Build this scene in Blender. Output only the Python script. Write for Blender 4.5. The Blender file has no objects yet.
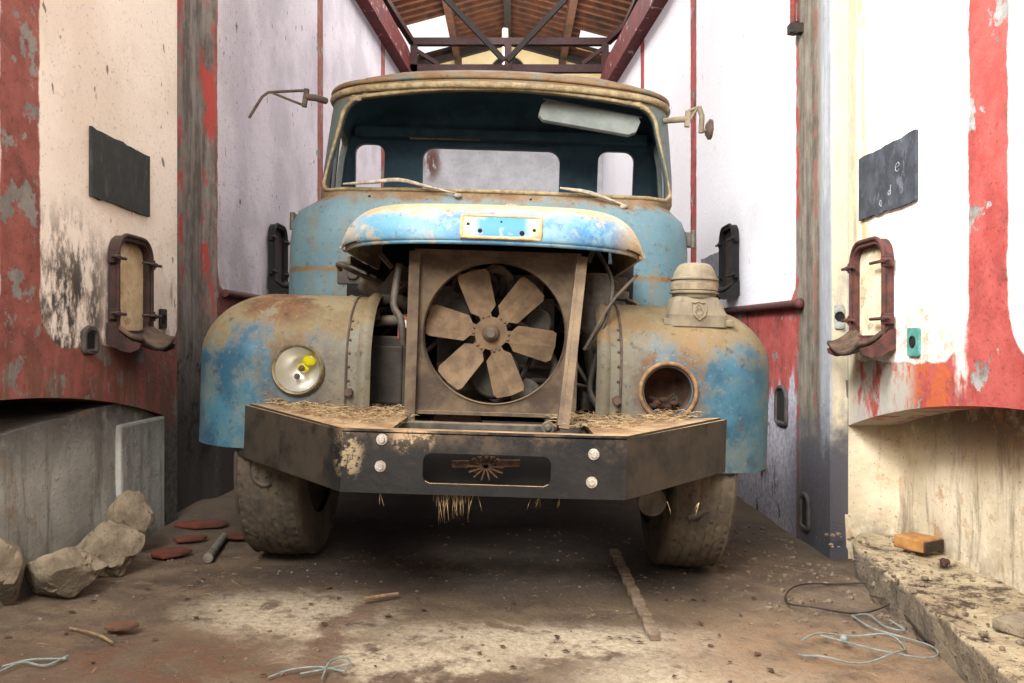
import bpy, bmesh, math, random
from mathutils import Vector, Matrix, noise as mnoise
random.seed(7)
PI = math.pi
scene = bpy.context.scene
col = scene.collection
F, HC = 800.0, 0.92            # focal length in pixels of a 1024 wide picture, eye height
CX, CY = 512.0, 341.5
ROLL = math.radians(1.8)
TX, TY = -0.13, 2.90           # truck origin: on the ground below the front of the wings
SL = math.tan(ROLL)

def W(px, py, Y):              # point in the place seen at a pixel of the photograph, at distance Y
    return Vector(((px - CX) / F * Y, Y, HC - (py - CY) / F * Y))
def floor_z(x, y): return -SL * (x - TX)
def G(px, py, up=0.0):         # point on the sloping floor
    dx, dz = (px - CX) / F, -(py - CY) / F
    # HC + dz*t = -SL*(dx*t - TX)
    t = (SL * TX - HC) / (dz + SL * dx)
    return Vector((dx * t, t, HC + dz * t + up))
RT = Matrix.Rotation(ROLL, 4, 'Y')
TM = Matrix.Translation((TX, TY, 0)) @ RT
TMI = TM.inverted()
def L(px, py, Y): return TMI @ W(px, py, Y)     # the same in the truck's own space

# ---------------------------------------------------------------- colour and node helpers
def C(h, a=1.0):
    v = [int(h[i:i + 2], 16) / 255 for i in (0, 2, 4)]
    return tuple((x / 12.92 if x <= .04045 else ((x + .055) / 1.055) ** 2.4) for x in v) + (a,)

class NB:
    def __init__(s, name, rough=.85, metal=0.0, coord='Object'):
        s.m = bpy.data.materials.new(name); s.m.use_nodes = True
        s.t = s.m.node_tree; s.b = s.t.nodes['Principled BSDF']
        s.b.inputs['Roughness'].default_value = rough; s.b.inputs['Metallic'].default_value = metal
        s.tc = s.t.nodes.new('ShaderNodeTexCoord').outputs[coord]
        sp = s.t.nodes.new('ShaderNodeSeparateXYZ'); s.t.links.new(s.tc, sp.inputs[0])
        s.x, s.y, s.z = sp.outputs
        g = s.t.nodes.new('ShaderNodeNewGeometry'); sp2 = s.t.nodes.new('ShaderNodeSeparateXYZ')
        s.t.links.new(g.outputs['Normal'], sp2.inputs[0]); s.nz = sp2.outputs[2]
        s.point = g.outputs['Pointiness']
    def put(s, sock, v):
        if isinstance(v, bpy.types.NodeSocket): s.t.links.new(v, sock)
        else: sock.default_value = v
    def ma(s, op, a, b=0.0, clamp=False):
        n = s.t.nodes.new('ShaderNodeMath'); n.operation = op; n.use_clamp = clamp
        s.put(n.inputs[0], a); s.put(n.inputs[1], b); return n.outputs[0]
    def add(s, a, b): return s.ma('ADD', a, b)
    def sub(s, a, b): return s.ma('SUBTRACT', a, b)
    def mul(s, a, b, clamp=False): return s.ma('MULTIPLY', a, b, clamp)
    def mx(s, a, b): return s.ma('MAXIMUM', a, b)
    def mn(s, a, b): return s.ma('MINIMUM', a, b)
    def inv(s, a): return s.sub(1.0, a)
    def noise(s, scale, detail=6, rough=.6, stretch=None, off=0, dist=0.0):
        v = s.tc
        if stretch or off:
            mp = s.t.nodes.new('ShaderNodeMapping'); s.t.links.new(s.tc, mp.inputs[0])
            mp.inputs['Scale'].default_value = stretch or (1, 1, 1); mp.inputs['Location'].default_value = (off, off * 1.7, off * .6)
            v = mp.outputs[0]
        n = s.t.nodes.new('ShaderNodeTexNoise'); s.t.links.new(v, n.inputs['Vector'])
        n.inputs['Scale'].default_value = scale; n.inputs['Detail'].default_value = detail
        n.inputs['Roughness'].default_value = rough; n.inputs['Distortion'].default_value = dist
        return n.outputs['Fac']
    def vor(s, scale, feature='F1'):
        n = s.t.nodes.new('ShaderNodeTexVoronoi'); n.feature = feature; s.t.links.new(s.tc, n.inputs['Vector'])
        n.inputs['Scale'].default_value = scale; return n.outputs['Distance']
    def ss(s, v, a, b):
        n = s.t.nodes.new('ShaderNodeMapRange'); n.interpolation_type = 'SMOOTHSTEP'
        if a > b:
            s.put(n.inputs[0], v); n.inputs[1].default_value = b; n.inputs[2].default_value = a
            n.inputs[3].default_value = 1; n.inputs[4].default_value = 0
        else:
            s.put(n.inputs[0], v); n.inputs[1].default_value = a; n.inputs[2].default_value = b
        return n.outputs[0]
    def band(s, v, a, b, e=.01): return s.mul(s.ss(v, a - e, a + e), s.ss(v, b + e, b - e))
    def mix(s, f, a, b, mode='MIX'):
        n = s.t.nodes.new('ShaderNodeMix'); n.data_type = 'RGBA'; n.blend_type = mode
        s.put(n.inputs[0], f)
        for k, v in ((6, a), (7, b)): s.put(n.inputs[k], C(v) if isinstance(v, str) else v)
        return n.outputs[2]
    def color(s, c): s.put(s.b.inputs['Base Color'], C(c) if isinstance(c, str) else c); return s
    def rough(s, v): s.put(s.b.inputs['Roughness'], v); return s
    def bump(s, h, strength=.4, dist=.02):
        n = s.t.nodes.new('ShaderNodeBump'); n.inputs['Strength'].default_value = strength; n.inputs['Distance'].default_value = dist
        s.put(n.inputs['Height'], h); s.t.links.new(n.outputs[0], s.b.inputs['Normal']); return s
    def blob(s, u, v, u0, v0, ru, rv):      # soft round spot on two coordinates
        a = s.ma('DIVIDE', s.sub(u, u0), ru); b = s.ma('DIVIDE', s.sub(v, v0), rv)
        return s.ss(s.add(s.mul(a, a), s.mul(b, b)), 1.0, 0.0)

MT = {}
def simple(name, c1, c2, scale=20, rough=.85, metal=0.0, lo=.35, hi=.65, bump=.3, dust=None, dcol='9c8468', dist=.01):
    s = NB(name, rough, metal)
    n = s.noise(scale, 8, .65)
    c = s.mix(s.ss(n, lo, hi), c1, c2)
    if dust:
        d = s.mul(s.ss(s.nz, .15, .9), s.ss(s.noise(scale * .6, 6, .7, off=3), .25, .55))
        c = s.mix(s.mul(d, dust, True), c, dcol)
    s.color(c)
    if bump: s.bump(s.noise(scale * 2.5, 6, .7), bump, dist)
    MT[name] = s.m
    return s.m

# ---------------------------------------------------------------- mesh helpers
class MB:
    def __init__(s): s.bm = bmesh.new()
    def quad(s, *ps):
        return s.bm.faces.new([s.bm.verts.new(p) for p in ps])
    def box(s, c, d, rot=None):
        m = Matrix.Translation(c) @ (rot.to_4x4() if rot else Matrix()) @ Matrix.Diagonal((d[0], d[1], d[2], 1))
        bmesh.ops.create_cube(s.bm, size=1, matrix=m); return s
    def box2(s, a, b):
        return s.box([(a[i] + b[i]) / 2 for i in range(3)], [abs(b[i] - a[i]) for i in range(3)])
    def bar(s, a, b, w, h, up=Vector((0, 0, 1))):
        a, b = Vector(a), Vector(b); d = b - a; y = d.normalized()
        x = y.cross(up)
        if x.length < 1e-4: x = y.cross(Vector((1, 0, 0)))
        x.normalize(); z = x.cross(y)
        return s.box((a + b) / 2, (w, d.length, h), Matrix((x, y, z)).transposed())
    def cyl(s, a, b, r, r2=None, seg=20):
        a, b = Vector(a), Vector(b); d = b - a
        q = d.to_track_quat('Z', 'Y').to_matrix().to_4x4()
        bmesh.ops.create_cone(s.bm, cap_ends=True, segments=seg, radius1=r, radius2=r if r2 is None else r2, depth=d.length,
                              matrix=Matrix.Translation((a + b) / 2) @ q); return s
    def ball(s, c, r, sc=(1, 1, 1), seg=20):
        bmesh.ops.create_uvsphere(s.bm, u_segments=seg, v_segments=max(8, seg // 2), radius=r, matrix=Matrix.Translation(c) @ Matrix.Diagonal((*sc, 1))); return s
    def grid(s, fn, nu, nv, closed_u=False):
        vs = [[s.bm.verts.new(fn(i / nu, j / nv)) for i in range(nu if closed_u else nu + 1)] for j in range(nv + 1)]
        for j in range(nv):
            for i in range(nu):
                k = (i + 1) % nu if closed_u else i + 1
                s.bm.faces.new((vs[j][i], vs[j][k], vs[j + 1][k], vs[j + 1][i]))
        return vs
    def lathe(s, prof, c=(0, 0, 0), axis='Z', seg=32):      # prof: (radius, height) pairs
        c = Vector(c)
        def fn(u, v):
            k = v * (len(prof) - 1); r, h = prof[int(round(k))]; a = 2 * PI * u
            p = Vector((r * math.cos(a), r * math.sin(a), h))
            if axis == 'Y': p = Vector((p.x, p.z, p.y))
            if axis == 'X': p = Vector((p.z, p.x, p.y))
            return c + p
        s.grid(fn, seg, len(prof) - 1, True); return s
    def tube(s, pts, r, seg=8, smooth=0, closed=False, cap=True):
        pts = [Vector(p) for p in pts]
        if smooth:
            n = len(pts); out = []
            for i in range(n if closed else n - 1):
                p1, p2 = pts[i], pts[(i + 1) % n]
                p0 = pts[i - 1] if (i or closed) else p1 * 2 - p2
                p3 = pts[(i + 2) % n] if (closed or i + 2 < n) else p2 * 2 - p1
                for k in range(smooth):
                    t = k / smooth
                    out.append(.5 * (2 * p1 + (p2 - p0) * t + (2 * p0 - 5 * p1 + 4 * p2 - p3) * t * t + (3 * p1 - p0 - 3 * p2 + p3) * t ** 3))
            if not closed: out.append(pts[-1])
            pts = out
        n = len(pts); rings = []; ref = None
        for i, p in enumerate(pts):
            a = pts[i - 1] if (i or closed) else p; b = pts[(i + 1) % n] if (closed or i < n - 1) else p
            t = (b - a)
            if t.length < 1e-9: t = Vector((0, 0, 1))
            t.normalize()
            if ref is None: ref = t.orthogonal()
            ref = (ref - t * ref.dot(t))
            if ref.length < 1e-6: ref = t.orthogonal()
            ref.normalize(); bi = t.cross(ref)
            rr = r(i / max(1, n - 1)) if callable(r) else r
            rings.append([s.bm.verts.new(p + (ref * math.cos(2 * PI * k / seg) + bi * math.sin(2 * PI * k / seg)) * rr) for k in range(seg)])
        for i in range(n if closed else n - 1):
            A, B = rings[i], rings[(i + 1) % n]
            for k in range(seg): s.bm.faces.new((A[k], A[(k + 1) % seg], B[(k + 1) % seg], B[k]))
        if cap and not closed:
            s.bm.faces.new(rings[0][::-1]); s.bm.faces.new(rings[-1])
        return s
    def prism(s, poly, d0, d1, axis='Y'):                   # poly in two coordinates, pushed along the third
        def p3(p, d): return {'Y': (p[0], d, p[1]), 'X': (d, p[0], p[1]), 'Z': (p[0], p[1], d)}[axis]
        A = [s.bm.verts.new(p3(p, d0)) for p in poly]; B = [s.bm.verts.new(p3(p, d1)) for p in poly]
        n = len(poly); s.bm.faces.new(A); s.bm.faces.new(B[::-1])
        for i in range(n): s.bm.faces.new((A[i], B[i], B[(i + 1) % n], A[(i + 1) % n]))
        return s
    def loft(s, loops, cap0=False, cap1=False):
        R = [[s.bm.verts.new(p) for p in l] for l in loops]; n = len(R[0])
        for a, b in zip(R, R[1:]):
            for i in range(n): s.bm.faces.new((a[i], a[(i + 1) % n], b[(i + 1) % n], b[i]))
        if cap0: s.bm.faces.new(R[0][::-1])
        if cap1: s.bm.faces.new(R[-1])
        return s
    def jitter(s, amp, freq):
        for v in s.bm.verts:
            v.co += mnoise.noise_vector(v.co * freq) * amp
        return s
    def build(s, name, mat=None, parent=None, smooth=False, bevel=0, weld=0, recalc=True, mats=None):
        if weld: bmesh.ops.remove_doubles(s.bm, verts=s.bm.verts[:], dist=weld)
        if recalc: bmesh.ops.recalc_face_normals(s.bm, faces=s.bm.faces[:])
        me = bpy.data.meshes.new(name); s.bm.to_mesh(me); s.bm.free()
        o = bpy.data.objects.new(name, me); col.objects.link(o)
        for m in (mats or ([mat] if mat else [])): me.materials.append(m)
        if smooth:
            for p in me.polygons: p.use_smooth = True
            me.set_sharp_from_angle(angle=math.radians(smooth if smooth > 1 else 40))
        if parent: o.parent = parent
        if bevel:
            b = o.modifiers.new('Bevel', 'BEVEL'); b.width = bevel; b.segments = 2; b.limit_method = 'ANGLE'
        return o

def islands(m, name, mat, parent, **k):     # every loose piece of m becomes a mesh of its own
    seen, out = set(), []
    m.bm.verts.index_update()
    for v in list(m.bm.verts):
        if v in seen: continue
        st, isl = [v], []
        seen.add(v)
        while st:
            a = st.pop(); isl.append(a)
            for e in a.link_edges:
                b = e.other_vert(a)
                if b not in seen: seen.add(b); st.append(b)
        n = MB(); mp = {a: n.bm.verts.new(a.co) for a in isl}
        for f in {f for a in isl for f in a.link_faces}: n.bm.faces.new([mp[a] for a in f.verts])
        out.append(n.build(name, mat, parent, **k))
    m.bm.free(); return out

def bake(o, cutters=(), smooth=0):     # applies the modifiers (and cuts the cutters away), then forgets them
    for c in cutters:
        m = o.modifiers.new('Cut', 'BOOLEAN'); m.operation = 'DIFFERENCE'; m.object = c; m.solver = 'EXACT'
    bpy.context.view_layer.update()
    dg = bpy.context.evaluated_depsgraph_get()
    me = bpy.data.meshes.new_from_object(o.evaluated_get(dg), depsgraph=dg)
    o.modifiers.clear(); o.data = me
    for c in cutters: bpy.data.objects.remove(c)
    if smooth:
        for p in me.polygons: p.use_smooth = True
        me.set_sharp_from_angle(angle=math.radians(smooth))
    return o

def tag(o, label, cat, group=None, kind=None):
    o['label'] = label; o['category'] = cat
    if group: o['group'] = group
    if kind: o['kind'] = kind
    return o
def thing(name, label, cat, loc=(0, 0, 0), rotz=0, group=None):
    o = bpy.data.objects.new(name, None); col.objects.link(o); o.empty_display_size = .1
    o.location = loc; o.rotation_euler = (0, 0, rotz)
    return tag(o, label, cat, group)
def struct(o): o['kind'] = 'structure'; return o
def dup(root, loc, rotz, label, parent=None):
    r = root.copy(); col.objects.link(r); r.location = loc; r.rotation_euler = (0, 0, rotz); r['label'] = label
    for ch in root.children:
        c = ch.copy(); col.objects.link(c); c.parent = r
        for g in ch.children:
            d = g.copy(); col.objects.link(d); d.parent = c
    return r
def rrect(x0, x1, z0, z1, r, n=6, rtop=None):
    out = []
    for (cx, cz, a0, rr) in ((x1, z0, -90, r), (x1, z1, 0, rtop or r), (x0, z1, 90, rtop or r), (x0, z0, 180, r)):
        sx = -1 if cx == x1 else 1; sz = 1 if cz == z0 else -1
        for k in range(n + 1):
            a = math.radians(a0 + 90 * k / n)
            out.append((cx + sx * rr + rr * math.cos(a), cz + sz * rr + rr * math.sin(a)))
    return out
# ================================================================ the setting
def peel(s, red1, red2, grey, amount=.56, sc=5.0, off=0):
    n = s.noise(sc, 10, .68, off=off); fine = s.noise(60, 4, .6)
    r = s.mix(s.ss(s.noise(9, 6, .6, off=2), .35, .7), red1, red2)
    r = s.mix(s.mul(s.ss(fine, .56, .72), .6), r, '3d1d18')
    r = s.mix(s.mul(s.ss(s.noise(3.2, 8, .7, off=6), .5, .68), .55), r, '4a2a25')
    return s.mix(s.ss(n, amount, amount + .03), r, grey)

def rbox(s, u, v, u0, u1, v0, v1, r):
    qx = s.sub(s.ma('ABSOLUTE', s.sub(u, (u0 + u1) / 2)), (u1 - u0) / 2 - r)
    qy = s.sub(s.ma('ABSOLUTE', s.sub(v, (v0 + v1) / 2)), (v1 - v0) / 2 - r)
    ax, ay = s.mx(qx, 0.0), s.mx(qy, 0.0)
    d = s.ma('SQRT', s.add(s.mul(ax, ax), s.mul(ay, ay)))
    return s.sub(s.add(d, s.mn(s.mx(qx, qy), 0.0)), r)

def wall_mat(name, right):
    s = NB(name, .9)
    wob = s.sub(s.noise(7, 8, .65), .5)
    u = s.add(s.y, s.mul(wob, .05)); v = s.add(s.z, s.mul(wob, .06))
    streak = s.add(s.mul(s.noise(5, 8, .65, (3.0, 3.0, .3)), .6), s.mul(s.noise(14, 8, .75, (1, 1, .6), 6), .4)); big = s.noise(1.3, 5, .6); fine = s.noise(35, 8, .7)
    rows = ([(2.63, 3.64, .84, 6, .20), (.9, 2.42, .84, 6, .2), (4.0, 6.16, 1.12, 6, .12), (6.36, 8.2, 1.12, 6, .1), (8.36, 20, 1.1, 6, .1)] if right else
            [(2.745, 3.89, .90, 6, .16), (.9, 2.53, .9, 6, .2), (4.40, 6.66, 1.20, 6, .13), (6.86, 9.1, 1.2, 6, .1), (9.3, 20, 1.2, 6, .1)])
    mask = None
    for (y0, y1, z0, z1, r) in rows:
        m = s.ss(rbox(s, u, v, y0, y1, z0, z1, r), .006, -.006)
        mask = m if mask is None else s.mx(mask, m)
    # whitewash
    if right:
        w = s.mix(s.ss(s.y, 3.6, 4.2), s.mix(s.ss(big, .4, .6), 'fdfaf4', 'f6f1e6'), 'f4f4f9')
        w = s.mix(s.mul(s.band(s.y, 3.33, 3.62, .09), s.ss(streak, .35, .6)), w, 'bda574')
        w = s.mix(s.mul(s.blob(s.y, s.z, 2.93, .90, .38, .28), s.mul(s.ss(s.noise(16, 8, .75), .38, .66), .8)), w, 'a67a4a')
        w = s.mix(s.mul(s.band(s.y, 4.0, 4.75, .2), s.ss(streak, .55, .8)), w, 'b6bac6')
        w = s.mix(s.mul(s.blob(s.y, s.z, 4.1, 1.25, .16, .4), s.mul(s.ss(fine, .4, .7), .7)), w, '8d8d92')
    else:
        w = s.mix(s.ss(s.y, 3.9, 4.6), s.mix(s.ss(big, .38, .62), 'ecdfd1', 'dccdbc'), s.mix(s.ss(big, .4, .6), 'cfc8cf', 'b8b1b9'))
        w = s.mix(s.mul(s.blob(s.y, s.z, 2.93, 1.0, .40, .50), s.ss(s.noise(13, 9, .75, (1, 1, .5)), .43, .56)), w, '38322c')
        w = s.mix(s.mul(s.ss(s.z, 1.5, .95), s.ss(s.noise(9, 8, .7, (1.5, 1.5, .6), 4), .48, .66)), w, '8f7b66')
        w = s.mix(s.mul(s.band(s.y, 4.3, 5.2, .3), s.ss(fine, .58, .70)), w, '6d6260')
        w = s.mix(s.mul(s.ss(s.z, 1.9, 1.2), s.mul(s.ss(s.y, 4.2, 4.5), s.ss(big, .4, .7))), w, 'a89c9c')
    speck = s.mul(s.ss(s.noise(17, 3, .5, (1, 1, .55), 7), .69, .73), .8 if not right else .35)
    w = s.mix(speck, w, '4b4038')
    w = s.mix(s.mul(s.ss(s.noise(75, 3, .6), .61, .70), .5 if not right else .2), w, '6e6258')
    # red paint and what shows where it has come away
    grey = s.mix(s.ss(s.noise(8, 8, .7, off=5), .35, .65), 'a7a6a2' if right else '8a857c', '6f6a64')
    r = peel(s, 'b4554e' if right else '94544a', 'a03f38' if right else '793f36', grey, .585 if right else .545, 5.5)
    if right:
        r = s.mix(s.mul(s.ss(s.blob(s.y, s.z, 2.93, .74, .28, .16), .15, .3), s.ss(s.noise(7, 8, .7, off=9), .45, .49)), r, 'b85a34')
        r = s.mix(s.mul(s.band(s.y, 3.0, 3.62, .06), s.ss(s.noise(7, 8, .7, (1, 1, .5), 3), .40, .5)), r, 'b5aea2')
        r = s.mix(s.mul(s.band(s.add(s.y, s.mul(wob, .15)), 2.64, 2.70, .02), s.mul(s.band(s.z, .76, 1.06, .05), s.ss(s.noise(12, 8, .7, (1, 1, .4), 2), .4, .55))), r, 'e8dcd2')
        low = s.mul(s.ss(s.add(s.z, s.mul(s.sub(s.noise(4, 8, .7, (1.5, 1.5, .5)), .5), 1.1)), .72, .62), s.ss(s.y, 3.6, 3.9))
        r = s.mix(low, r, s.mix(s.ss(fine, .4, .6), 'c2bfca', 'a09ca6'))
        r = s.mix(s.mul(s.ss(s.y, 3.9, 4.3), s.ss(s.noise(6, 8, .7, (1, 1, .4), 12), .56, .62)), r, '4a3836')
    else:
        r = s.mix(s.mul(s.ss(s.z, 1.0, .7), s.ss(s.noise(11, 8, .7, (2, 2, .3), 3), .44, .56)), r, '6b4a36')
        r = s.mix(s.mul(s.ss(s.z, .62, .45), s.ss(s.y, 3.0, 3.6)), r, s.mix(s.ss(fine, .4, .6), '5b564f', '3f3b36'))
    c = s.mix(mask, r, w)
    # the weathered joint between the two vats
    if right:
        pm = s.mul(s.band(u, 3.45, 3.995, .015), s.ss(s.y, 3.45, 3.5))
        pc = s.mix(s.ss(streak, .36, .62), '8d8576', '544b41')
        pc = s.mix(s.band(s.y, 3.55, 3.68, .03), pc, s.mix(s.ss(streak, .4, .6), '8a8f96', 'a3a6a8'))
        pc = s.mix(s.mul(s.band(u, 3.955, 4.0, .01), s.ss(s.noise(6, 6, .6), .44, .54)), pc, '9c3b30')
        pc = s.mix(s.mul(s.band(u, 3.72, 3.76, .012), s.ss(s.noise(8, 6, .6, off=2), .45, .55)), pc, '84574a')
        pc = s.mix(s.mul(s.mul(s.mx(s.band(s.x, 1.428, 1.497, .004), s.ss(s.y, 3.57, 3.56)), s.ss(s.y, 3.60, 3.575)), .85), pc, s.mix(s.ss(streak, .4, .6), 'd6c69e', 'a89f8c'))
        c = s.mix(s.mul(pm, s.mx(s.ss(s.z, .6, .9), s.ss(s.y, 3.5, 3.6))), c, pc)
        c = s.mix(s.mul(s.ss(s.add(s.z, s.mul(wob, .5)), .66, .40), s.mul(s.ss(s.y, 3.56, 3.571), s.ss(s.y, 4.3, 3.8))), c, '4a484e')  # shadow and dirt at the pillar foot, painted into the wall colour
    else:
        pm = s.band(u, 3.92, 4.385, .015)
        pc = s.mix(s.ss(streak, .40, .60), '857d75', '544c46')
        redm = s.mul(s.mx(s.band(u, 3.92, 4.05, .02), s.band(u, 4.26, 4.39, .02)), s.ss(s.noise(6, 8, .7, (1, 1, .5), 1), .50, .56))
        pc = s.mix(s.mul(redm, s.ss(s.z, .9, 1.3)), pc, 'a5423b')
        pc = s.mix(s.ss(s.z, 1.2, .4), pc, '403a35')
        pc = s.mix(s.mul(s.band(s.z, .3, .95, .1), s.ss(s.noise(8, 8, .7, off=8), .52, .6)), pc, '2a1d17')
        c = s.mix(pm, c, pc)
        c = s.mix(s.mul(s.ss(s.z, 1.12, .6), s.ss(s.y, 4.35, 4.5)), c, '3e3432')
    # cracked edges between the colours
    s.color(c)
    h = s.add(s.mul(mask, .25), s.add(s.mul(fine, .5), s.mul(s.noise(6, 8, .7, off=1), .8)))
    h = s.add(h, s.mul(s.ss(s.noise(5.5, 10, .68), .59, .62), -.25))
    s.bump(h, .45, .02)
    return s.m

def conc_mat(name, c1, c2, dark, warm):
    s = NB(name, .92)
    c = s.mix(s.ss(s.noise(3, 8, .65), .35, .65), c1, c2)
    c = s.mix(s.mul(s.ss(s.noise(4, 8, .7, (2.5, 2.5, .3), 2), .5, .68), .8), c, dark)
    c = s.mix(s.mul(s.ss(s.z, .42, .66), s.ss(s.noise(5, 6, .7, off=5), .32, .5)), c, dark)
    c = s.mix(s.mul(s.ss(s.z, .25, .02), s.mul(s.ss(s.noise(7, 6, .7, off=7), .4, .6), .7)), c, dark)
    c = s.mix(s.mul(s.ss(s.noise(7, 8, .7, off=11), .55, .66), .7), c, warm)
    c = s.mix(s.mul(s.ss(s.noise(60, 3), .62, .7), .5), c, '3c352e')
    s.color(c); s.bump(s.add(s.noise(30, 8, .7), s.noise(5, 5)), .5, .015)
    return s.m

def side_wall(name, plan, arch, mat):
    ys = set()
    for (a, b) in zip(plan, plan[1:]):
        n = max(1, int(abs(b[1] - a[1]) / .5))
        for k in range(n + 1): ys.add(round(a[1] + (b[1] - a[1]) * k / n, 4))
    a0, a1, az, ak, ap = arch
    for k in range(41): ys.add(round(a0 + (a1 - a0) * k / 40, 4))
    ys = sorted(ys)
    def X(y):
        for (a, b) in zip(plan, plan[1:]):
            if a[1] <= y <= b[1]: return a[0] + (b[0] - a[0]) * (y - a[1]) / (b[1] - a[1])
        return plan[-1][0]
    def az_(y): return az - ak * ((y - ap) / (a1 - ap)) ** 2 if a0 <= y <= a1 else -.25
    m = MB()
    for p, q in zip(ys, ys[1:]):
        inside = a0 <= p and q <= a1
        zp, zq = (az_(p), az_(q)) if inside else (-.25, -.25)
        m.quad((X(p), p, zp), (X(q), q, zq), (X(q), q, 4.33), (X(p), p, 4.33))
        if inside:      # underside of the arch
            b = BACK[name]
            m.quad((X(p), p, zp), (X(q), q, zq), (b, q, zq), (b, p, zp))
    o = m.build(name, mat, weld=1e-4); struct(o)
    return o, az_, X

BACK = {'wall_left': -2.05, 'wall_right': 1.72}
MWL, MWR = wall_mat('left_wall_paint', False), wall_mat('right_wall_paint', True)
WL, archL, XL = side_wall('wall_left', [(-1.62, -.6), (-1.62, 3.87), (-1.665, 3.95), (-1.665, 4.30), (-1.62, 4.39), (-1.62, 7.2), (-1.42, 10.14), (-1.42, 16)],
                          (1.17, 3.73, .735, .16, 2.45), MWL)
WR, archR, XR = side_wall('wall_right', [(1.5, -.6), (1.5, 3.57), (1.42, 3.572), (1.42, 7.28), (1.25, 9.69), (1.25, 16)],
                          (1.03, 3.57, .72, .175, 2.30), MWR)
MCL = conc_mat('grey_concrete', 'a3a298', '85847b', '55534d', '7d6b52')
MCR = conc_mat('pale_concrete', 'e2d4b8', 'cdbd9f', '6f6252', 'b58f60')

# recess under the left vat, closed by a low concrete block
m = MB()
m.quad((-2.05, 1.17, -.2), (-2.05, 3.73, -.2), (-2.05, 3.73, .8), (-2.05, 1.17, .8))
m.quad((-1.62, 3.73, -.2), (-2.05, 3.73, -.2), (-2.05, 3.73, .6), (-1.62, 3.73, .6))
m.quad((-1.62, 1.17, -.2), (-2.05, 1.17, -.2), (-2.05, 1.17, .6), (-1.62, 1.17, .6))
struct(m.build('wall_left_recess', MCL))
m = MB()
def fill(u, v):
    y = 1.2 + 2.5 * u; top = .655 - .055 * max(0, (3.35 - y))
    top = min(top, archL(min(y, 3.72)) - .015) if y > 3.45 else top
    if v < .8: p = Vector((-1.635, y, -.1 + (top + .1) * (v / .8)))
    else: p = Vector((-1.635 - .40 * (v - .8) / .2, y, top + .01))
    return p + mnoise.noise_vector(p * 6) * .012
m.grid(fill, 60, 25)
struct(m.build('wall_left_infill', MCL, smooth=40))
m = MB(); m.box2((-1.66, 3.30, -.1), (-1.612, 3.72, .575))
struct(m.build('wall_left_pier', conc_mat('light_concrete', 'b2b2aa', '96968e', '6a6862', '8a7f6a'), bevel=.012))
# recess under the right vat
m = MB()
def rec(u, v):                     # jamb, rounded corner and back face in one sheet
    t = u * 1.0
    if t < .12: p = (1.492 + .208 * t / .12, 3.572 - .022 * t / .12)
    elif t < .2: a = (t - .12) / .08 * PI / 2; p = (1.70 + .02 * math.sin(a), 3.55 - .06 * (1 - math.cos(a)))
    else: p = (1.72, 3.49 - (t - .2) / .8 * 2.46)
    q = Vector((p[0], p[1], -.2 + .95 * v)); return q + mnoise.noise_vector(q * 5) * .012
m.grid(rec, 100, 20)
m.quad((1.5, 1.03, -.2), (1.72, 1.03, -.2), (1.72, 1.03, .6), (1.5, 1.03, .6))
struct(m.build('wall_right_recess', MCR, smooth=50))

# step along the foot of the right wall
def step_mat():
    s = NB('step_concrete', .95)
    c = s.mix(s.ss(s.noise(5, 8, .7), .35, .65), 'c4b391', 'a08c6e')
    c = s.mix(s.mul(s.ss(s.noise(9, 8, .75, off=2), .48, .6), s.ss(s.nz, .3, .8)), c, '4a3a2b')
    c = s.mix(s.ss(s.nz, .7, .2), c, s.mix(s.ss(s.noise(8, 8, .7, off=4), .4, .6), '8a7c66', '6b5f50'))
    c = s.mix(s.ss(s.noise(70, 3), .6, .7), c, '3b3026')
    s.color(c); s.bump(s.add(s.noise(25, 8, .75), s.noise(70, 4)), .7, .02); return s.m
def step(u, v):
    y = .6 + 2.93 * u
    e = 1.41 - .125 * max(0, (3.2 - y)) if y < 3.2 else 1.41 + .12 * ((y - 3.2) / .33) ** 2
    zt = .072; zf = floor_z(e, y) - .03
    if v < .35: x, z = e, zf + (zt - zf) * v / .35
    else: x, z = e + .01 + (1.74 - e) * (v - .35) / .65, zt
    p = Vector((x, y, z)); n = mnoise.noise_vector(p * 7); q = mnoise.noise_vector(p * 24)
    return p + n * .014 + q * .005
m = MB(); m.grid(step, 150, 40); struct(m.build('trim_right_step', step_mat(), smooth=60))

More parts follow.
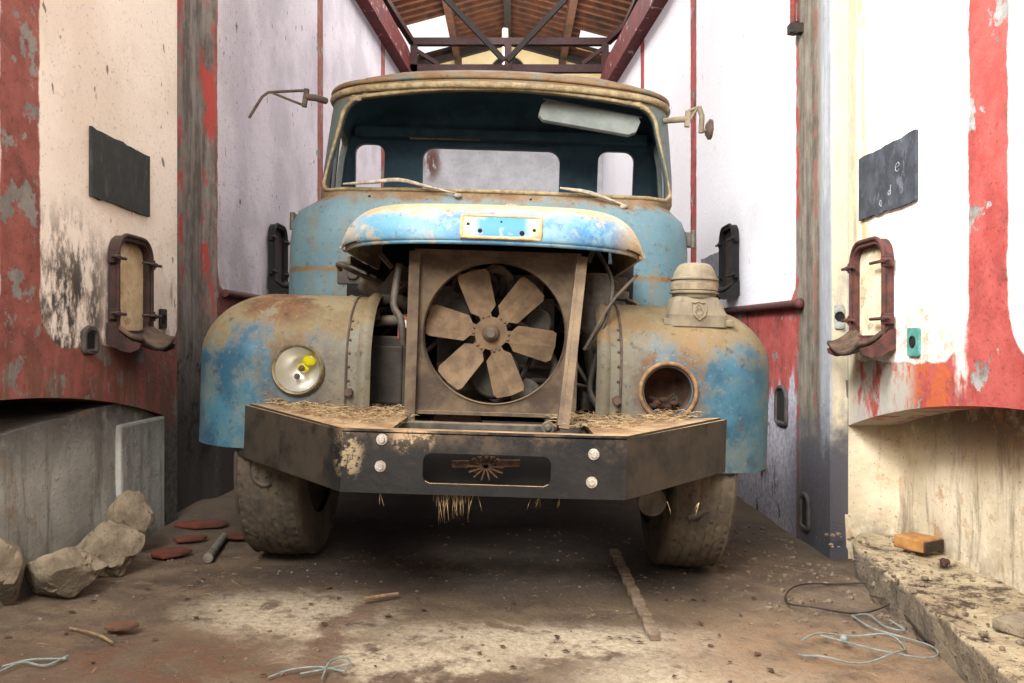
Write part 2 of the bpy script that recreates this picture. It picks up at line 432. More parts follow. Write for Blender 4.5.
# floor
def floor_mat():
    s = NB('dirt_floor', .95)
    n1 = s.noise(2.2, 8, .65); n2 = s.noise(9, 10, .7); n3 = s.noise(45, 8, .7)
    c = s.mix(s.ss(n1, .35, .65), '76644f', '55463a')
    c = s.mix(s.mul(s.ss(n2, .45, .62), .75), c, '7f6d57')
    wy = s.add(s.y, s.mul(s.sub(n2, .5), .5)); wx = s.add(s.x, s.mul(s.sub(n1, .5), .6))
    pale = s.mx(s.blob(wx, wy, -.72, 2.66, .42, .32), s.mx(s.blob(wx, wy, .15, 2.50, .75, .22), s.blob(wx, wy, .55, 2.15, .5, .35)))
    pale = s.mx(pale, s.blob(wx, wy, -.35, 2.32, .5, .16))
    pale = s.mul(pale, s.ss(n2, .36, .5))
    c = s.mix(s.mul(pale, .95, True), c, s.mix(s.ss(n3, .35, .65), 'cdbfa5', 'a89a82'))
    c = s.mix(s.mul(s.blob(wx, wy, .95, 2.25, .6, .75), s.ss(n2, .3, .6)), c, '93785c')
    c = s.mix(s.mul(s.blob(wx, wy, -1.0, 2.1, .7, .5), s.ss(n2, .4, .6)), c, '6b4c38')
    rut = s.band(s.add(wx, s.mul(s.sub(s.y, 2.4), -.15)), -.60, -.50, .03)
    c = s.mix(s.mul(rut, .8), c, '6a5140')
    c = s.mix(s.mul(s.blob(wx, wy, -.12, 2.12, .34, .16), s.ss(n2, .35, .55)), c, '5a4838')
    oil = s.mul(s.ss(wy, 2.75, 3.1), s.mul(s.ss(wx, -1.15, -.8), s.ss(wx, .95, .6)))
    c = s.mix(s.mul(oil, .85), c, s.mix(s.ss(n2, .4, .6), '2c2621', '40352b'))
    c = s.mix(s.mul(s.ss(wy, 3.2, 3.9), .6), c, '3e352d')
    c = s.mix(s.mul(s.ss(s.noise(110, 4, .6), .62, .72), .5), c, 'a8957c')
    c = s.mix(s.mul(s.ss(s.noise(80, 4, .6, off=6), .62, .72), .5), c, '4a3a2d')
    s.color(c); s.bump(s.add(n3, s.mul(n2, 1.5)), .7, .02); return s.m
def floor_fn(u, v):
    x = -2.2 + 4.4 * u; y = -.6 + 17 * v ** 1.6
    p = Vector((x, y, 0)); z = floor_z(x, y) + mnoise.fractal(p * 1.6, 1, 2, 4) * .016 - .006
    edge = max(0, abs(x) - 1.15); z += edge * .05 if x < 0 else 0
    return Vector((x, y, z))
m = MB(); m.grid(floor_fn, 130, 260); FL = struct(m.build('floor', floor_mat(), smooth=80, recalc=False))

# the end wall with its half-round window
def back_mat():
    s = NB('cream_plaster', .9)
    n = s.noise(1.2, 6, .6)
    hi = s.mix(s.ss(n, .35, .65), 'f3e2b8', 'e2cd9c'); lo = s.mix(s.ss(s.noise(4, 8, .65), .3, .7), 'f4f4f4', 'dedee0')
    c = s.mix(s.ss(s.z, 4.5, 5.2), lo, hi)
    c = s.mix(s.mul(s.blob(s.x, s.z, -1.15, 3.85, .16, .55), s.ss(s.noise(5, 6, .7, (2, 1, .5)), .42, .5)), c, '6b4a3c')
    s.color(c); s.bump(s.noise(12, 8, .7), .3, .02); return s.m
m = MB()
cxw, czw, rw = -.08, 6.30, .36
arc = [(cxw + rw * math.cos(PI * k / 20), czw + rw * math.sin(PI * k / 20)) for k in range(21)]
YB = 16.0
out = [(6.2, czw), (6.2, 7.6), (-6.2, 7.6), (-6.2, czw)]
A = [m.bm.verts.new((p[0], YB, p[1])) for p in arc + [(-2.45, czw), (-.08, 6.93), (2.29, czw)]]
m.bm.faces.new(A)
m.quad((-6.2, YB, -.3), (6.2, YB, -.3), (6.2, YB, czw), (-6.2, YB, czw))
for a, b in zip(arc, arc[1:]): m.quad((a[0], YB, a[1]), (b[0], YB, b[1]), (b[0], YB + .3, b[1]), (a[0], YB + .3, a[1]))
bm_tri = m.build('wall_back', back_mat()); struct(bm_tri)
simple('dark_iron', '1d1a18', '33291f', 30)
s = NB('dusty_glass', .35); s.color('2c3033'); s.b.inputs['Alpha'].default_value = 1; MT['dark_glass'] = s.m
w1 = MB(); w1.prism(arc + [], YB + .16, YB + .18); wo = struct(w1.build('window_1', MT['dark_glass']))
f = MB(); f.tube([(a[0], YB + .1, a[1]) for a in arc], .03, 6)
for k in (5, 10, 15): f.bar((cxw, YB + .1, czw), (arc[k][0], YB + .1, arc[k][1]), .03, .03)
f.bar((cxw - rw, YB + .1, czw), (cxw + rw, YB + .1, czw), .04, .04)
f.build('window_frame', MT['dark_iron'], wo)

# white cross wall that closes the alley under the catwalk
s = NB('white_cross_wall', .9)
c = s.mix(s.ss(s.noise(4, 8, .65), .3, .7), 'c6c6ca', 'a9abaf'); c = s.mix(s.ss(s.noise(30, 6, .7), .55, .7), c, '8f9095')
c = s.mix(s.mul(s.blob(s.x, s.z, -1.10, 3.38, .16, .32), s.ss(s.noise(7, 6, .7, (2, 1, .5)), .40, .5)), c, '6e4e42')
s.color(c); s.bump(s.noise(20, 8, .7), .3, .02)
m = MB(); m.box2((-1.6, 11.0, -.3), (1.6, 11.12, 4.10)); struct(m.build('wall_back_lower', s.m))
# tops of the vats and their red edge beams
def redbeam_mat():
    s = NB('dark_red_beam', .8)
    c = peel(s, '6a1d1b', '4d1415', 'a39590', .60, 6)
    c = s.mix(s.ss(s.noise(14, 6, .7, (1, .3, 1)), .5, .7), c, '3c1515'); s.color(c); s.bump(s.noise(30, 6), .4, .01); return s.m
MRB = redbeam_mat()
for nm, xs, pts, zb, side in (('trim_left_cornice', -1, [(-1.62, -.6), (-1.62, 7.2), (-1.42, 10.14), (-1.42, 15.9)], 4.33, -1),
                              ('trim_right_cornice', 1, [(1.42, -.6), (1.42, 7.28), (1.25, 9.69), (1.25, 15.9)], 4.02, 1)):
    m = MB(); pr = .13
    sec = lambda x: [(x + side * .05, zb), (x - side * pr, zb), (x - side * pr, zb + .06), (x - side * (pr - .03), zb + .09), (x - side * (pr - .03), zb + .33), (x + side * .05, zb + .33)]
    m.loft([[(p[0], y, p[1]) for p in sec(x)] for x, y in pts], True, True)
    struct(m.build(nm, MRB))
    v = MB()
    for (xa, ya), (xb, yb) in zip(pts, pts[1:]): v.quad((xa, ya, zb + .3), (xb, yb, zb + .3), (side * 6.2, yb, zb + .3), (side * 6.2, ya, zb + .3))
    struct(v.build('ceiling_left_vat_top' if side < 0 else 'ceiling_right_vat_top', MCL))

# roof: boards, rafters, purlins, trusses
def wood(name, c1, c2, c3, st=(1, 1, 1)):
    s = NB(name, .85)
    c = s.mix(s.ss(s.noise(6, 8, .6, st), .35, .65), c1, c2); c = s.mix(s.mul(s.ss(s.noise(3, 5, .6, off=3), .5, .7), .8), c, c3)
    s.color(c); s.bump(s.noise(20, 6, .6, st), .3, .01); return s.m
MBO = wood('roof_boards', 'cf8d55', 'a8673a', 'e3b27a', (.3, 3, .3)); MRA = wood('rafter_wood', '3a1f10', '532d18', '1c0f07')
MDK = wood('dark_timber', '120b07', '1c110b', '0a0604')
RZ, RS, RX = 6.94, .27, -.08
def roofz(x): return RZ - RS * abs(x - RX)
HOLES = [(-2.45, -1.12, 13.9, 15.6), (1.22, 1.95, 14.3, 15.3)]
m = MB(); ny = 32; y0, y1 = 5.0, 16.2
xs = sorted({-6.2, -4.5, -3.2, -2.45, -1.12, RX, 1.22, 1.95, 3.0, 4.5, 6.2}); ysr = sorted({5.0, 7, 9, 11, 12, 13.0, 13.9, 14.3, 15.3, 15.6, 15.8, 16.2})
for xa, xb in zip(xs, xs[1:]):
    for ya, yb in zip(ysr, ysr[1:]):
        if any(h[0] - 1e-3 <= xa and xb <= h[1] + 1e-3 and h[2] - 1e-3 <= ya and yb <= h[3] + 1e-3 for h in HOLES): continue
        m.quad((xa, ya, roofz(xa)), (xb, ya, roofz(xb)), (xb, yb, roofz(xb)), (xa, yb, roofz(xa)))
struct(m.build('ceiling', MBO, weld=1e-4))
m = MB(); y = 9.0
while y < 16:
    for sd in (-1, 1):
        segs = [(0, 6.2)]
        for h in HOLES:
            if h[2] - .02 < y < h[3] + .02 and (h[0] + h[1]) * sd > 0:
                a, b = sorted((abs(h[0] - RX), abs(h[1] - RX))); segs = [(0, a), (b, 6.2)]
        for a, b in segs: m.bar((RX + sd * a, y, RZ - RS * a - .05), (RX + sd * b, y, RZ - RS * b - .05), .09, .1)
    y += .25
struct(m.build('ceiling_rafters', MRA))
m = MB(); m.box2((RX - .06, 5, RZ - .3), (RX + .06, 16, RZ - .1))
struct(m.build('ceiling_ridge_beam', MDK))
for nm, x in (('ceiling_left_purlin', -1.06), ('ceiling_right_purlin', .99), ('ceiling_left_outer_purlin', -2.6), ('ceiling_right_outer_purlin', 2.5)):
    m = MB(); m.box2((x - .06, 9, roofz(x) - .30), (x + .06, 16, roofz(x) - .10)); struct(m.build(nm, MRA))
for i, yt in enumerate((10.2, 15.4)):
    m = MB(); zb = 5.9 if i else 4.50
    for sd in (-1, 1):
        if not i: m.bar((RX + sd * .02, yt, zb), (RX + sd * (1.0 if i else 1.75), yt, RZ - RS * 1.5 - .2), .055, .065)
        if not i: m.bar((RX + sd * 1.5, yt, zb + .05), (RX + sd * 2.6, yt, RZ - RS * 2.6 - .15), .06, .06)
        m.bar((RX, yt, RZ - .25), (RX + sd * 6, yt, RZ - RS * 6 - .25), .12, .2 if not i else .1)
    struct(m.build('ceiling_front_truss' if not i else 'ceiling_rear_truss', MDK))
s = NB('white_post', .7); s.color(s.mix(s.ss(s.noise(8), .4, .6), 'dcd6cc', 'b9b0a4')); MT['post'] = s.m
m = MB(); m.cyl((RX - .03, 12.8, 5.2), (RX - .03, 12.8, 5.92), .05, seg=16)
struct(m.build('ceiling_white_post', MT['post'], smooth=40))
# skylights
s = NB('skylight_glass', .1); s.color('ffffff'); s.b.inputs['Transmission Weight'].default_value = 1.0; s.b.inputs['IOR'].default_value = 1.02; MT['sky_glass'] = s.m
for i, h in enumerate(HOLES):
    m = MB(); z = .03
    m.quad((h[0], h[2], roofz(h[0]) + z), (h[1], h[2], roofz(h[1]) + z), (h[1], h[3], roofz(h[1]) + z), (h[0], h[3], roofz(h[0]) + z))
    o = struct(m.build('window_%d' % (i + 2), MT['sky_glass']))
    f = MB(); P = [(h[0], h[2], roofz(h[0])), (h[1], h[2], roofz(h[1])), (h[1], h[3], roofz(h[1])), (h[0], h[3], roofz(h[0]))]
    for a, b in zip(P, P[1:] + P[:1]): f.bar(a, b, .05, .06)
    f.build('window_frame', MDK, o)

# iron ledge rails along the far vats, drain pipe, holes
simple('rust_red_iron', '5a2a24', '3c1d19', 25, .75); simple('black_iron', '17130f', '2c211a', 25, .7)
m = MB(); m.tube([(1.40, 3.90, 1.105), (1.40, 5.2, 1.12), (1.40, 7.2, 1.13)], .022, 10); m.ball((1.40, 3.90, 1.105), .028, seg=12)
struct(m.build('trim_right_rail', MT['rust_red_iron'], smooth=40))
m = MB(); m.tube([(-1.60, 4.46, 1.19), (-1.60, 7.1, 1.2)], .022, 10)
struct(m.build('trim_left_rail', MT['rust_red_iron'], smooth=40))
# ================================================================ the truck
def paint(name, mode):
    s = NB(name, .62)
    n1 = s.noise(2.6, 6, .6); n2 = s.noise(7, 9, .68); n3 = s.noise(26, 8, .7); n4 = s.noise(5, 8, .7, (1, 1, .35), 4)
    blue = s.mix(s.ss(n1, .38, .62), '6aa2bb', '4a85a6')
    if mode == 'hood':
        blue = s.mix(s.ss(n1, .35, .6), '93b6c2', '5c9abb')
        hot = s.mul(s.mx(s.blob(s.x, s.z, .05, 1.325, .30, .10), s.blob(s.x, s.z, .42, 1.31, .2, .1)), s.ss(n2, .43, .54))
        blue = s.mix(hot, blue, '2e78b4')
        blue = s.mix(s.mul(s.ss(n2, .5, .66), .6), blue, 'a9bfc2')
        d = s.add(s.ss(s.add(s.z, s.mul(s.sub(n2, .5), .15)), 1.345, 1.40), s.mul(s.ss(s.ma('ABSOLUTE', s.x), .40, .55), .9))
        d = s.mul(d, s.ss(s.noise(6, 8, .65, off=6), .28, .48))
        d = s.mx(d, s.mul(s.ss(s.noise(9, 9, .7, off=15), .55, .64), .7))
    elif mode == 'fender':
        blue = s.mix(s.ss(s.noise(6, 8, .6, off=8), .38, .62), '4f8fae', '326c8c')
        blue = s.mix(s.mul(s.ss(n2, .45, .65), .6), blue, '8f9f95')
        ax = s.ma('ABSOLUTE', s.x)
        d = s.mx(s.ss(s.add(s.z, s.mul(s.sub(n2, .5), .8)), .80, .98), s.mul(s.ss(s.add(ax, s.mul(s.sub(n2, .5), .6)), .74, .50), .75))
        d = s.mul(d, s.ss(n3, .15, .4))
    else:
        blue = s.mix(s.ss(n1, .35, .65), '86adb8', '6a97a8')
        blue = s.mix(s.mul(s.ss(s.z, 1.5, 1.7), .8), blue, '95a4a0')
        d = s.mul(s.mul(s.ss(s.add(s.z, s.mul(s.sub(n2, .5), .25)), 1.575, 1.63), s.ss(s.z, 1.76, 1.68)), s.ss(n3, .2, .45))
        blue = s.mix(s.mul(s.ss(s.z, 1.7, 1.75), .75), blue, '5f6f6c')
        blue = s.mix(s.mul(s.ss(n2, .5, .7), .55), blue, '7f8f8c')
        blue = s.mix(s.mul(s.band(s.add(s.z, s.mul(s.sub(n2, .5), .03)), 1.235, 1.262, .008), s.ss(n3, .3, .5)), blue, '9a7c50')
        blue = s.mix(s.mul(s.ss(s.noise(6, 8, .7, (1, 1, .3), 9), .54, .66), .5), blue, '9c8560')
        d = s.mx(d, s.mul(s.ss(s.z, 2.12, 2.2), s.ss(n2, .32, .5)))
    tan = s.mix(s.ss(n2, .35, .65), 'a8976f', '8e7d59'); tan = s.mix(s.ss(n1, .5, .68), tan, '9f8255')
    if mode == 'hood': tan = s.mix(s.ss(n2, .35, .65), 'd9c096', 'bb9a68')
    if mode == 'cab': tan = s.mix(s.ss(n2, .35, .65), 'ab8f66', '94704a')
    c = s.mix(s.mul(d, .95, True), blue, tan)
    rust = s.mul(s.ss(s.noise(4.2, 9, .7, off=11), .60, .70), .6)
    if mode == 'hood': rust = s.mul(rust, .5)
    if mode == 'fender':
        dx = s.sub(s.ma('ABSOLUTE', s.x), .685); dz = s.sub(s.z, .775)
        rr = s.ma('SQRT', s.add(s.mul(dx, dx), s.mul(dz, dz)))
        rust = s.mx(rust, s.mul(s.mul(s.band(rr, .09, .15, .03), s.ss(n2, .42, .58)), .6))
        rust = s.mx(rust, s.mul(s.blob(s.x, s.z, -.78, 1.04, .2, .1), s.ss(n2, .4, .5)))
    c = s.mix(rust, c, s.mix(s.ss(n3, .4, .6), '8a6440', '6e4a2e'))
    c = s.mix(s.mul(s.ss(n3, .56, .68), .7), c, '4d4232')
    c = s.mix(s.mul(s.ss(s.noise(55, 5, .7, off=2), .56, .68), .4), c, 'b8ab8e')
    c = s.mix(s.mul(s.ss(s.noise(90, 3), .64, .7), .5), c, '3a3026')
    c = s.mix(1.0, c, {'hood': 'dcd8d2', 'fender': 'bebab4', 'cab': 'b8b6b4'}[mode], 'MULTIPLY')
    s.color(c); s.rough(s.add(s.mul(d, .25), .55)); s.bump(s.add(n3, s.mul(s.noise(90, 4), .6)), .25, .006)
    return s.m
MHOOD, MFEN, MCAB = paint('hood_paint', 'hood'), paint('wing_paint', 'fender'), paint('cab_paint', 'cab')
simple('cab_inside', '24434f', '15303c', 6, .8, bump=.1)
simple('rust_steel', '665743', '473b30', 12, .9, dust=.5); simple('fan_rust', '7f6a50', '645240', 16, .9)
simple('dark_engine', '2b2722', '3f382f', 14, .75, dust=.7, dcol='6f604b'); simple('black_rubber', '161514', '2a2724', 20, .8, dust=.5)
simple('greasy_metal', '5d574d', '3c372f', 18, .6, .2, dust=.6); simple('tan_plastic', '7d735e', '665c4b', 14, .9, dust=.4, dcol='8c8168')
simple('seal_tan', '9a8a68', '76664a', 25, .95, bump=.8); simple('wiper_metal', 'aaa08c', '7d7262', 40, .7)
simple('visor_grey', '6f746e', '5f645f', 8, .9, bump=.1); simple('brown_steel', '57463a', '3b3027', 25, .8)
simple('bolt_steel', 'c9c2b6', '9b9184', 50, .5, .3, bump=0); simple('dark_hole', '0d0b0a', '171310', 10, .95, bump=0)
simple('rust_bowl', '54392a', '33231a', 18, .95); simple('orange_box', 'a04a2c', '7d3b26', 30, .8); simple('white_card', 'd8d3c4', 'bdb5a2', 30)
s = NB('headlight_reflector', .38, .8); s.color('d6d4cf'); MT['reflector'] = s.m
s = NB('headlight_ring', .45, .4); s.color(s.mix(s.ss(s.noise(30), .4, .6), '8f856a', '6c6248')); MT['ring'] = s.m
s = NB('yellow_bulb', .1); s.color('d9cf10'); s.b.inputs['Transmission Weight'].default_value = .3; MT['yellow'] = s.m
s = NB('clear_glass', .02); s.color('ffffff'); s.b.inputs['Transmission Weight'].default_value = 1; s.b.inputs['IOR'].default_value = 1.1; MT['lens'] = s.m

TR = thing('truck', 'old blue and rust bonneted truck without grille or windscreen, parked between the vats', 'truck')
TR.location = (TX, TY, 0); TR.rotation_euler = (0, ROLL, 0)

# ---- wings
HLX, HLZ, HLR = .680, .797, .093
simple('seam_tan', '7d7056', '5f533f', 30)
def fender(sg):
    x0, x1, yf, yb, zt, zb = .43, 1.125, .04, 1.12, 1.085, (.50 if sg < 0 else .462)
    rx, ry, rz = .30, .27, .25
    def proj(p):
        x, y, z = p
        q = (min(x, x1 - rx), max(y, yf + ry), min(z, zt - rz))
        # the inner front edge is nearly square; roundness grows outward
        d = Vector(((x - q[0]) / rx, (q[1] - y) / ry, (z - q[2]) / rz))
        if d.length > 1e-6:
            mxn = max(d); d = d * (mxn / d.length)
        v = Vector((q[0] + d.x * rx, q[1] - d.y * ry, q[2] + d.z * rz))
        v.z -= .05 * max(0, v.y - .6)
        return Vector((sg * v.x, v.y, v.z))
    m = MB(); N = 40
    m.grid(lambda u, v: proj((x0 + (x1 - x0) * u, yf, zb + (zt - zb) * v)), N, N)
    m.grid(lambda u, v: proj((x0 + (x1 - x0) * u, yf + (yb - yf) * v, zt)), N, N)
    m.grid(lambda u, v: proj((x1, yf + (yb - yf) * u, zb + (zt - zb) * v)), N, N)
    bmesh.ops.remove_doubles(m.bm, verts=m.bm.verts[:], dist=1e-4)
    dl = [f for f in m.bm.faces if abs(f.calc_center_median().x) > 1.10 and (f.calc_center_median().y - .72) ** 2 + (f.calc_center_median().z - .42) ** 2 < .45 ** 2]
    bmesh.ops.delete(m.bm, geom=dl, context='FACES')
    o = m.build('wing', MFEN, TR)
    bpy.context.view_layer.update()
    if sum(p.normal.z for p in o.data.polygons) < 0: o.data.flip_normals()
    s = o.modifiers.new('S', 'SOLIDIFY'); s.thickness = .012; s.offset = -1
    hz_ = HLZ if sg < 0 else .758
    c = MB().cyl((sg * HLX, -.3, hz_), (sg * HLX, .33, hz_), HLR * .96, seg=40).build('cut', parent=TR)
    bake(o, [c], 45)
    # inner flange strip, its seam and bolts
    f = MB()
    def strip(u, v):
        t = u
        x = .415 + .05 * v
        if t < .5: p = proj((x, yf, zb + .12 + (zt - zb - .12) * t * 2))
        else: p = proj((x, yf + (yb - yf) * (t - .5) * 2, zt))
        off = .014 * math.sin(PI * v) + .004
        return p + (Vector((0, -off, 0)) if t < .45 else Vector((0, -off * .4, off)))
    f.grid(strip, 50, 6); fo = f.build('flange', MFEN, o, smooth=60)
    q = MB()
    for k in range(8):
        t = .02 + k * .055
        p = proj((.495, yf, zb + .14 + (zt - zb - .12) * t * 2)); q.ball(p + Vector((0, -.002, 0)), .005, seg=8)
    p = proj((.49, yf, .72)); q.cyl(p + Vector((0, 0, 0)), p + Vector((0, -.03, 0)), .015, seg=10)
    islands(q, 'bolt', MT['brown_steel'], o)
    t = MB(); t.tube([proj((.505, yf, z)) + Vector((0, -.002, 0)) for z in (.62, .72, .82, .92, 1.0, 1.05)] + [proj((.505, y, zt)) + Vector((0, 0, .002)) for y in (.15, .3, .6)], .005, 6, 4)
    t.build('seam_bead', MT['brown_steel'], o)
    return o
WLft, WRgt = fender(-1), fender(1)
# left lamp
hl = MB(); hl.lathe([(.088, .02), (.096, -.005), (.098, -.02), (.090, -.032), (.082, -.026), (.080, -.01)], (-HLX, .045, HLZ), 'Y', 48)
HL = hl.build('headlight', MT['ring'], WLft, smooth=50)
r_ = MB(); r_.lathe([(.081, -.02), (.076, .0), (.068, .025), (.05, .045), (.028, .058), (.012, .062), (.001, .062)], (-HLX, .045, HLZ), 'Y', 48)
r_.build('reflector', MT['reflector'], WLft, smooth=60)
b_ = MB(); b_.ball((-HLX + .006, .085, HLZ + .004), .022, (1.1, .6, .8)); b_.ball((-HLX + .034, .066, HLZ + .034), .026, (1.0, .25, .8)); b_.build('bulb', MT['yellow'], WLft, smooth=60)
b_ = MB(); b_.ball((-HLX + .01, .045, HLZ + .004), .012); b_.ball((-HLX - .012, .07, HLZ - .028), .012, seg=12); b_.build('bulb_holder', MT['brown_steel'], WLft, smooth=60)
HLZ, HLR = .758, .098
# right lamp is gone: an empty rusty bowl
hl = MB(); hl.lathe([(.105, .005), (.108, -.012), (.100, -.02), (.092, -.012), (.09, .02), (.088, .09), (.07, .14), (.03, .16), (.001, .16)], (HLX, .048, HLZ), 'Y', 48)
so = hl.build('lamp_bowl', MT['rust_bowl'], WRgt, smooth=50); so['label'] = 'empty rusty lamp bowl'
hl = MB(); hl.tube([(HLX + .103 * math.cos(2 * PI * k / 40), .034, HLZ + .103 * math.sin(2 * PI * k / 40)) for k in range(40)], .008, 8, closed=True); simple('rim_rust', '8a6d4c', '64492f', 30); hl.build('lamp_rim', MT['rim_rust'], WRgt, smooth=60)
cl = MB(); cl.jitter(0, 1)
for k in range(5): cl.ball((HLX - .04 + k * .02, .12 + .01 * (k % 2), HLZ - .06 + .012 * (k % 3)), .016, (1.2, 1, .7), 10)
cl.tube([(HLX - .05, .15, HLZ - .03), (HLX, .13, HLZ - .04), (HLX + .04, .15, HLZ - .02)], .006, 6, 4); cl.build('lamp_bracket', MT['rust_bowl'], WRgt)

# ---- bonnet
HP = [(-.150, 1.246), (-.158, 1.258), (-.152, 1.292), (-.133, 1.325), (-.100, 1.356), (-.05, 1.380), (.02, 1.400), (.12, 1.420), (.25, 1.443), (.42, 1.470), (.60, 1.498), (.86, 1.53)]
def hprof(v):
    k = v * (len(HP) - 1); i = min(int(k), len(HP) - 2); t = k - i
    a, b, p0, p3 = HP[i], HP[i + 1], HP[max(i - 1, 0)], HP[min(i + 2, len(HP) - 1)]
    f = lambda q0, q1, q2, q3: .5 * (2 * q1 + (q2 - q0) * t + (2 * q0 - 5 * q1 + 4 * q2 - q3) * t * t + (3 * q1 - q0 - 3 * q2 + q3) * t ** 3)
    return f(p0[0], a[0], b[0], p3[0]), f(p0[1], a[1], b[1], p3[1])
def hood(u, v):                     # u -1..1
    y, z = hprof(v); a = abs(u); hw = .552 + .015 * v
    k = max(0.0, 1 - a ** 6.5) ** .60
    z += .016; zz = 1.246 + (z - 1.246) * k - .004 * a
    if a > .999: zz = 1.240
    yy = y + (.20 * a ** 2.6) * (1 - v) ** 1.2
    x = hw * (math.sin(u * PI / 2 * .98) * .35 + u * .65) + .012; x = x if x > 0 else x * .975
    return Vector((x, yy, zz))
m = MB(); m.grid(lambda u, v: hood(2 * u - 1, v), 90, 60)
HO = m.build('bonnet', MHOOD, TR)
if sum(p.normal.z for p in HO.data.polygons) < 0: HO.data.flip_normals()
s_ = HO.modifiers.new('S', 'SOLIDIFY'); s_.thickness = .014; s_.offset = -1
bake(HO, smooth=50)
lip = MB(); lip.tube([hood(2 * k / 60 - 1, .0) + Vector((0, .004, 0)) for k in range(61)], .009, 8); lip.build('lip', MHOOD, HO, smooth=60)
def hn(u, v):
    e = .004; a = hood(u + e, v) - hood(u - e, v); b = hood(u, v + e) - hood(u, v - e); n = a.cross(b).normalized()
    return n if n.y < 0 or n.z > 0 else -n
def on_hood(u, v, off):
    n = hn(u, v)
    if n.z < 0: n = -n
    return hood(u, v) + n * off
bp = MB(); U0, U1, V0, V1 = -.15, .27, .10, .31
bp.grid(lambda u, v: on_hood(U0 + (U1 - U0) * u, V0 + (V1 - V0) * v, .003), 24, 8)
s = NB('badge_blue', .6); n = s.noise(14, 8, .65); s.color(s.mix(s.mx(s.ss(n, .5, .62), s.ss(s.ma('ABSOLUTE', s.sub(s.x, .055)), .07, .11)), '3a78ac', s.mix(s.ss(n, .4, .6), 'b59a70', '93a09a'))); MT['badge_blue'] = s.m
BP = bp.build('badge_plate', MT['badge_blue'], HO, smooth=60)
fr = MB(); loop = [(U0 + (U1 - U0) * k / 12, V0) for k in range(13)] + [(U1, V0 + (V1 - V0) * k / 6) for k in range(1, 7)] + [(U1 - (U1 - U0) * k / 12, V1) for k in range(1, 13)] + [(U0, V1 - (V1 - V0) * k / 6) for k in range(1, 6)]
fr.tube([on_hood(u, v, .003) for u, v in loop], .006, 6, closed=True); simple('plate_rust', 'bd9f72', '9a7c52', 20, .9); fr.build('plate_border', MT['plate_rust'], BP, smooth=60)
for (u, v, r) in ((-.115, .22, .006), (-.05, .16, .008), (.06, .25, .004), (.17, .15, .009), (.235, .18, .006)):
    h_ = MB(); h_.ball(on_hood(u, v, .003), r, (1, .7, 1), 12); h_.build('screw_hole', MT['dark_hole'], BP)
for sg in (-1, 1):
    sl = MB(); sl.tube([on_hood(sg * (.84 + .13 * k / 6), .085, .001) for k in range(7)], .004, 6); sl.build('slot', MT['dark_hole'], HO)

# ---- cab
def plan(z, wf, wr, f, b, rf, rr, bow, nf=10, na=8, ns=14, nr=10):
    R = []
    for k in range(nf + 1):
        x = (wf - rf) * k / nf; R.append((x, f + bow * (x / wf) ** 2))
    y0 = f + bow * ((wf - rf) / wf) ** 2
    for k in range(1, na + 1):
        a = PI / 2 * k / na; R.append((wf - rf + rf * math.sin(a), y0 + rf * (1 - math.cos(a))))
    for k in range(1, ns + 1):
        t = k / ns; R.append((wf + (wr - wf) * t, y0 + rf + (b - rr - y0 - rf) * t))
    for k in range(1, na + 1):
        a = PI / 2 * k / na; R.append((wr - rr + rr * math.cos(a), b - rr + rr * math.sin(a)))
    for k in range(1, nr + 1): R.append(((wr - rr) * (1 - k / nr), b))
    return [(x, y, z) for x, y in R] + [(-x, y, z) for x, y in R[-2:0:-1]]
LV = [(.72, 1.0, 1.02, .97, 1.97, .22, .12, .07), (1.1, 1.022, 1.03, .96, 1.97, .24, .12, .07), (1.40, 1.022, 1.03, .955, 1.97, .25, .12, .07), (1.50, 1.012, 1.03, .96, 1.97, .25, .12, .07),
      (1.555, .99, 1.015, .975, 1.97, .25, .12, .07), (1.60, .935, .99, 1.0, 1.97, .25, .12, .07), (1.625, .905, .98, 1.02, 1.97, .24, .12, .07), (1.65, .915, .985, 1.035, 1.97, .22, .12, .07),
      (1.80, .913, .975, 1.08, 1.96, .2, .12, .07), (1.98, .906, .96, 1.13, 1.95, .2, .12, .07), (2.10, .90, .935, 1.165, 1.94, .2, .12, .07), (2.165, .892, .915, 1.17, 1.93, .2, .12, .07),
      (2.195, .887, .905, 1.155, 1.93, .21, .12, .07), (2.215, .875, .895, 1.16, 1.92, .22, .14, .07), (2.250, .83, .86, 1.20, 1.89, .22, .16, .06), (2.295, .68, .72, 1.30, 1.80, .2, .16, .04), (2.33, .4, .42, 1.42, 1.68, .12, .1, .02)]
def bowed(z, *a):                   # the roof line is arched across the cab
    P = plan(z, *a)
    if z < 2.04: return P
    k = min(1, (z - 2.04) / .16)
    return [(x, y, z_ - .055 * k * min(1, (abs(x) / .89)) ** 2.2 + .02 * k) for x, y, z_ in P]
m = MB(); m.loft([bowed(*l) for l in LV], False, True)
for v in m.bm.verts:
    if v.co.z > 2.06: v.co.z += .028 * min(1, (v.co.z - 2.06) / .05)
for v in m.bm.verts: v.co.x -= .032 * min(1, max(0, (1.66 - v.co.z) / .12))
CB = m.build('cab', None, TR, mats=[MCAB, MT['cab_inside']])
s_ = CB.modifiers.new('S', 'SOLIDIFY'); s_.thickness = .035; s_.offset = -1; s_.material_offset = 1; s_.material_offset_rim = 0
cuts = []
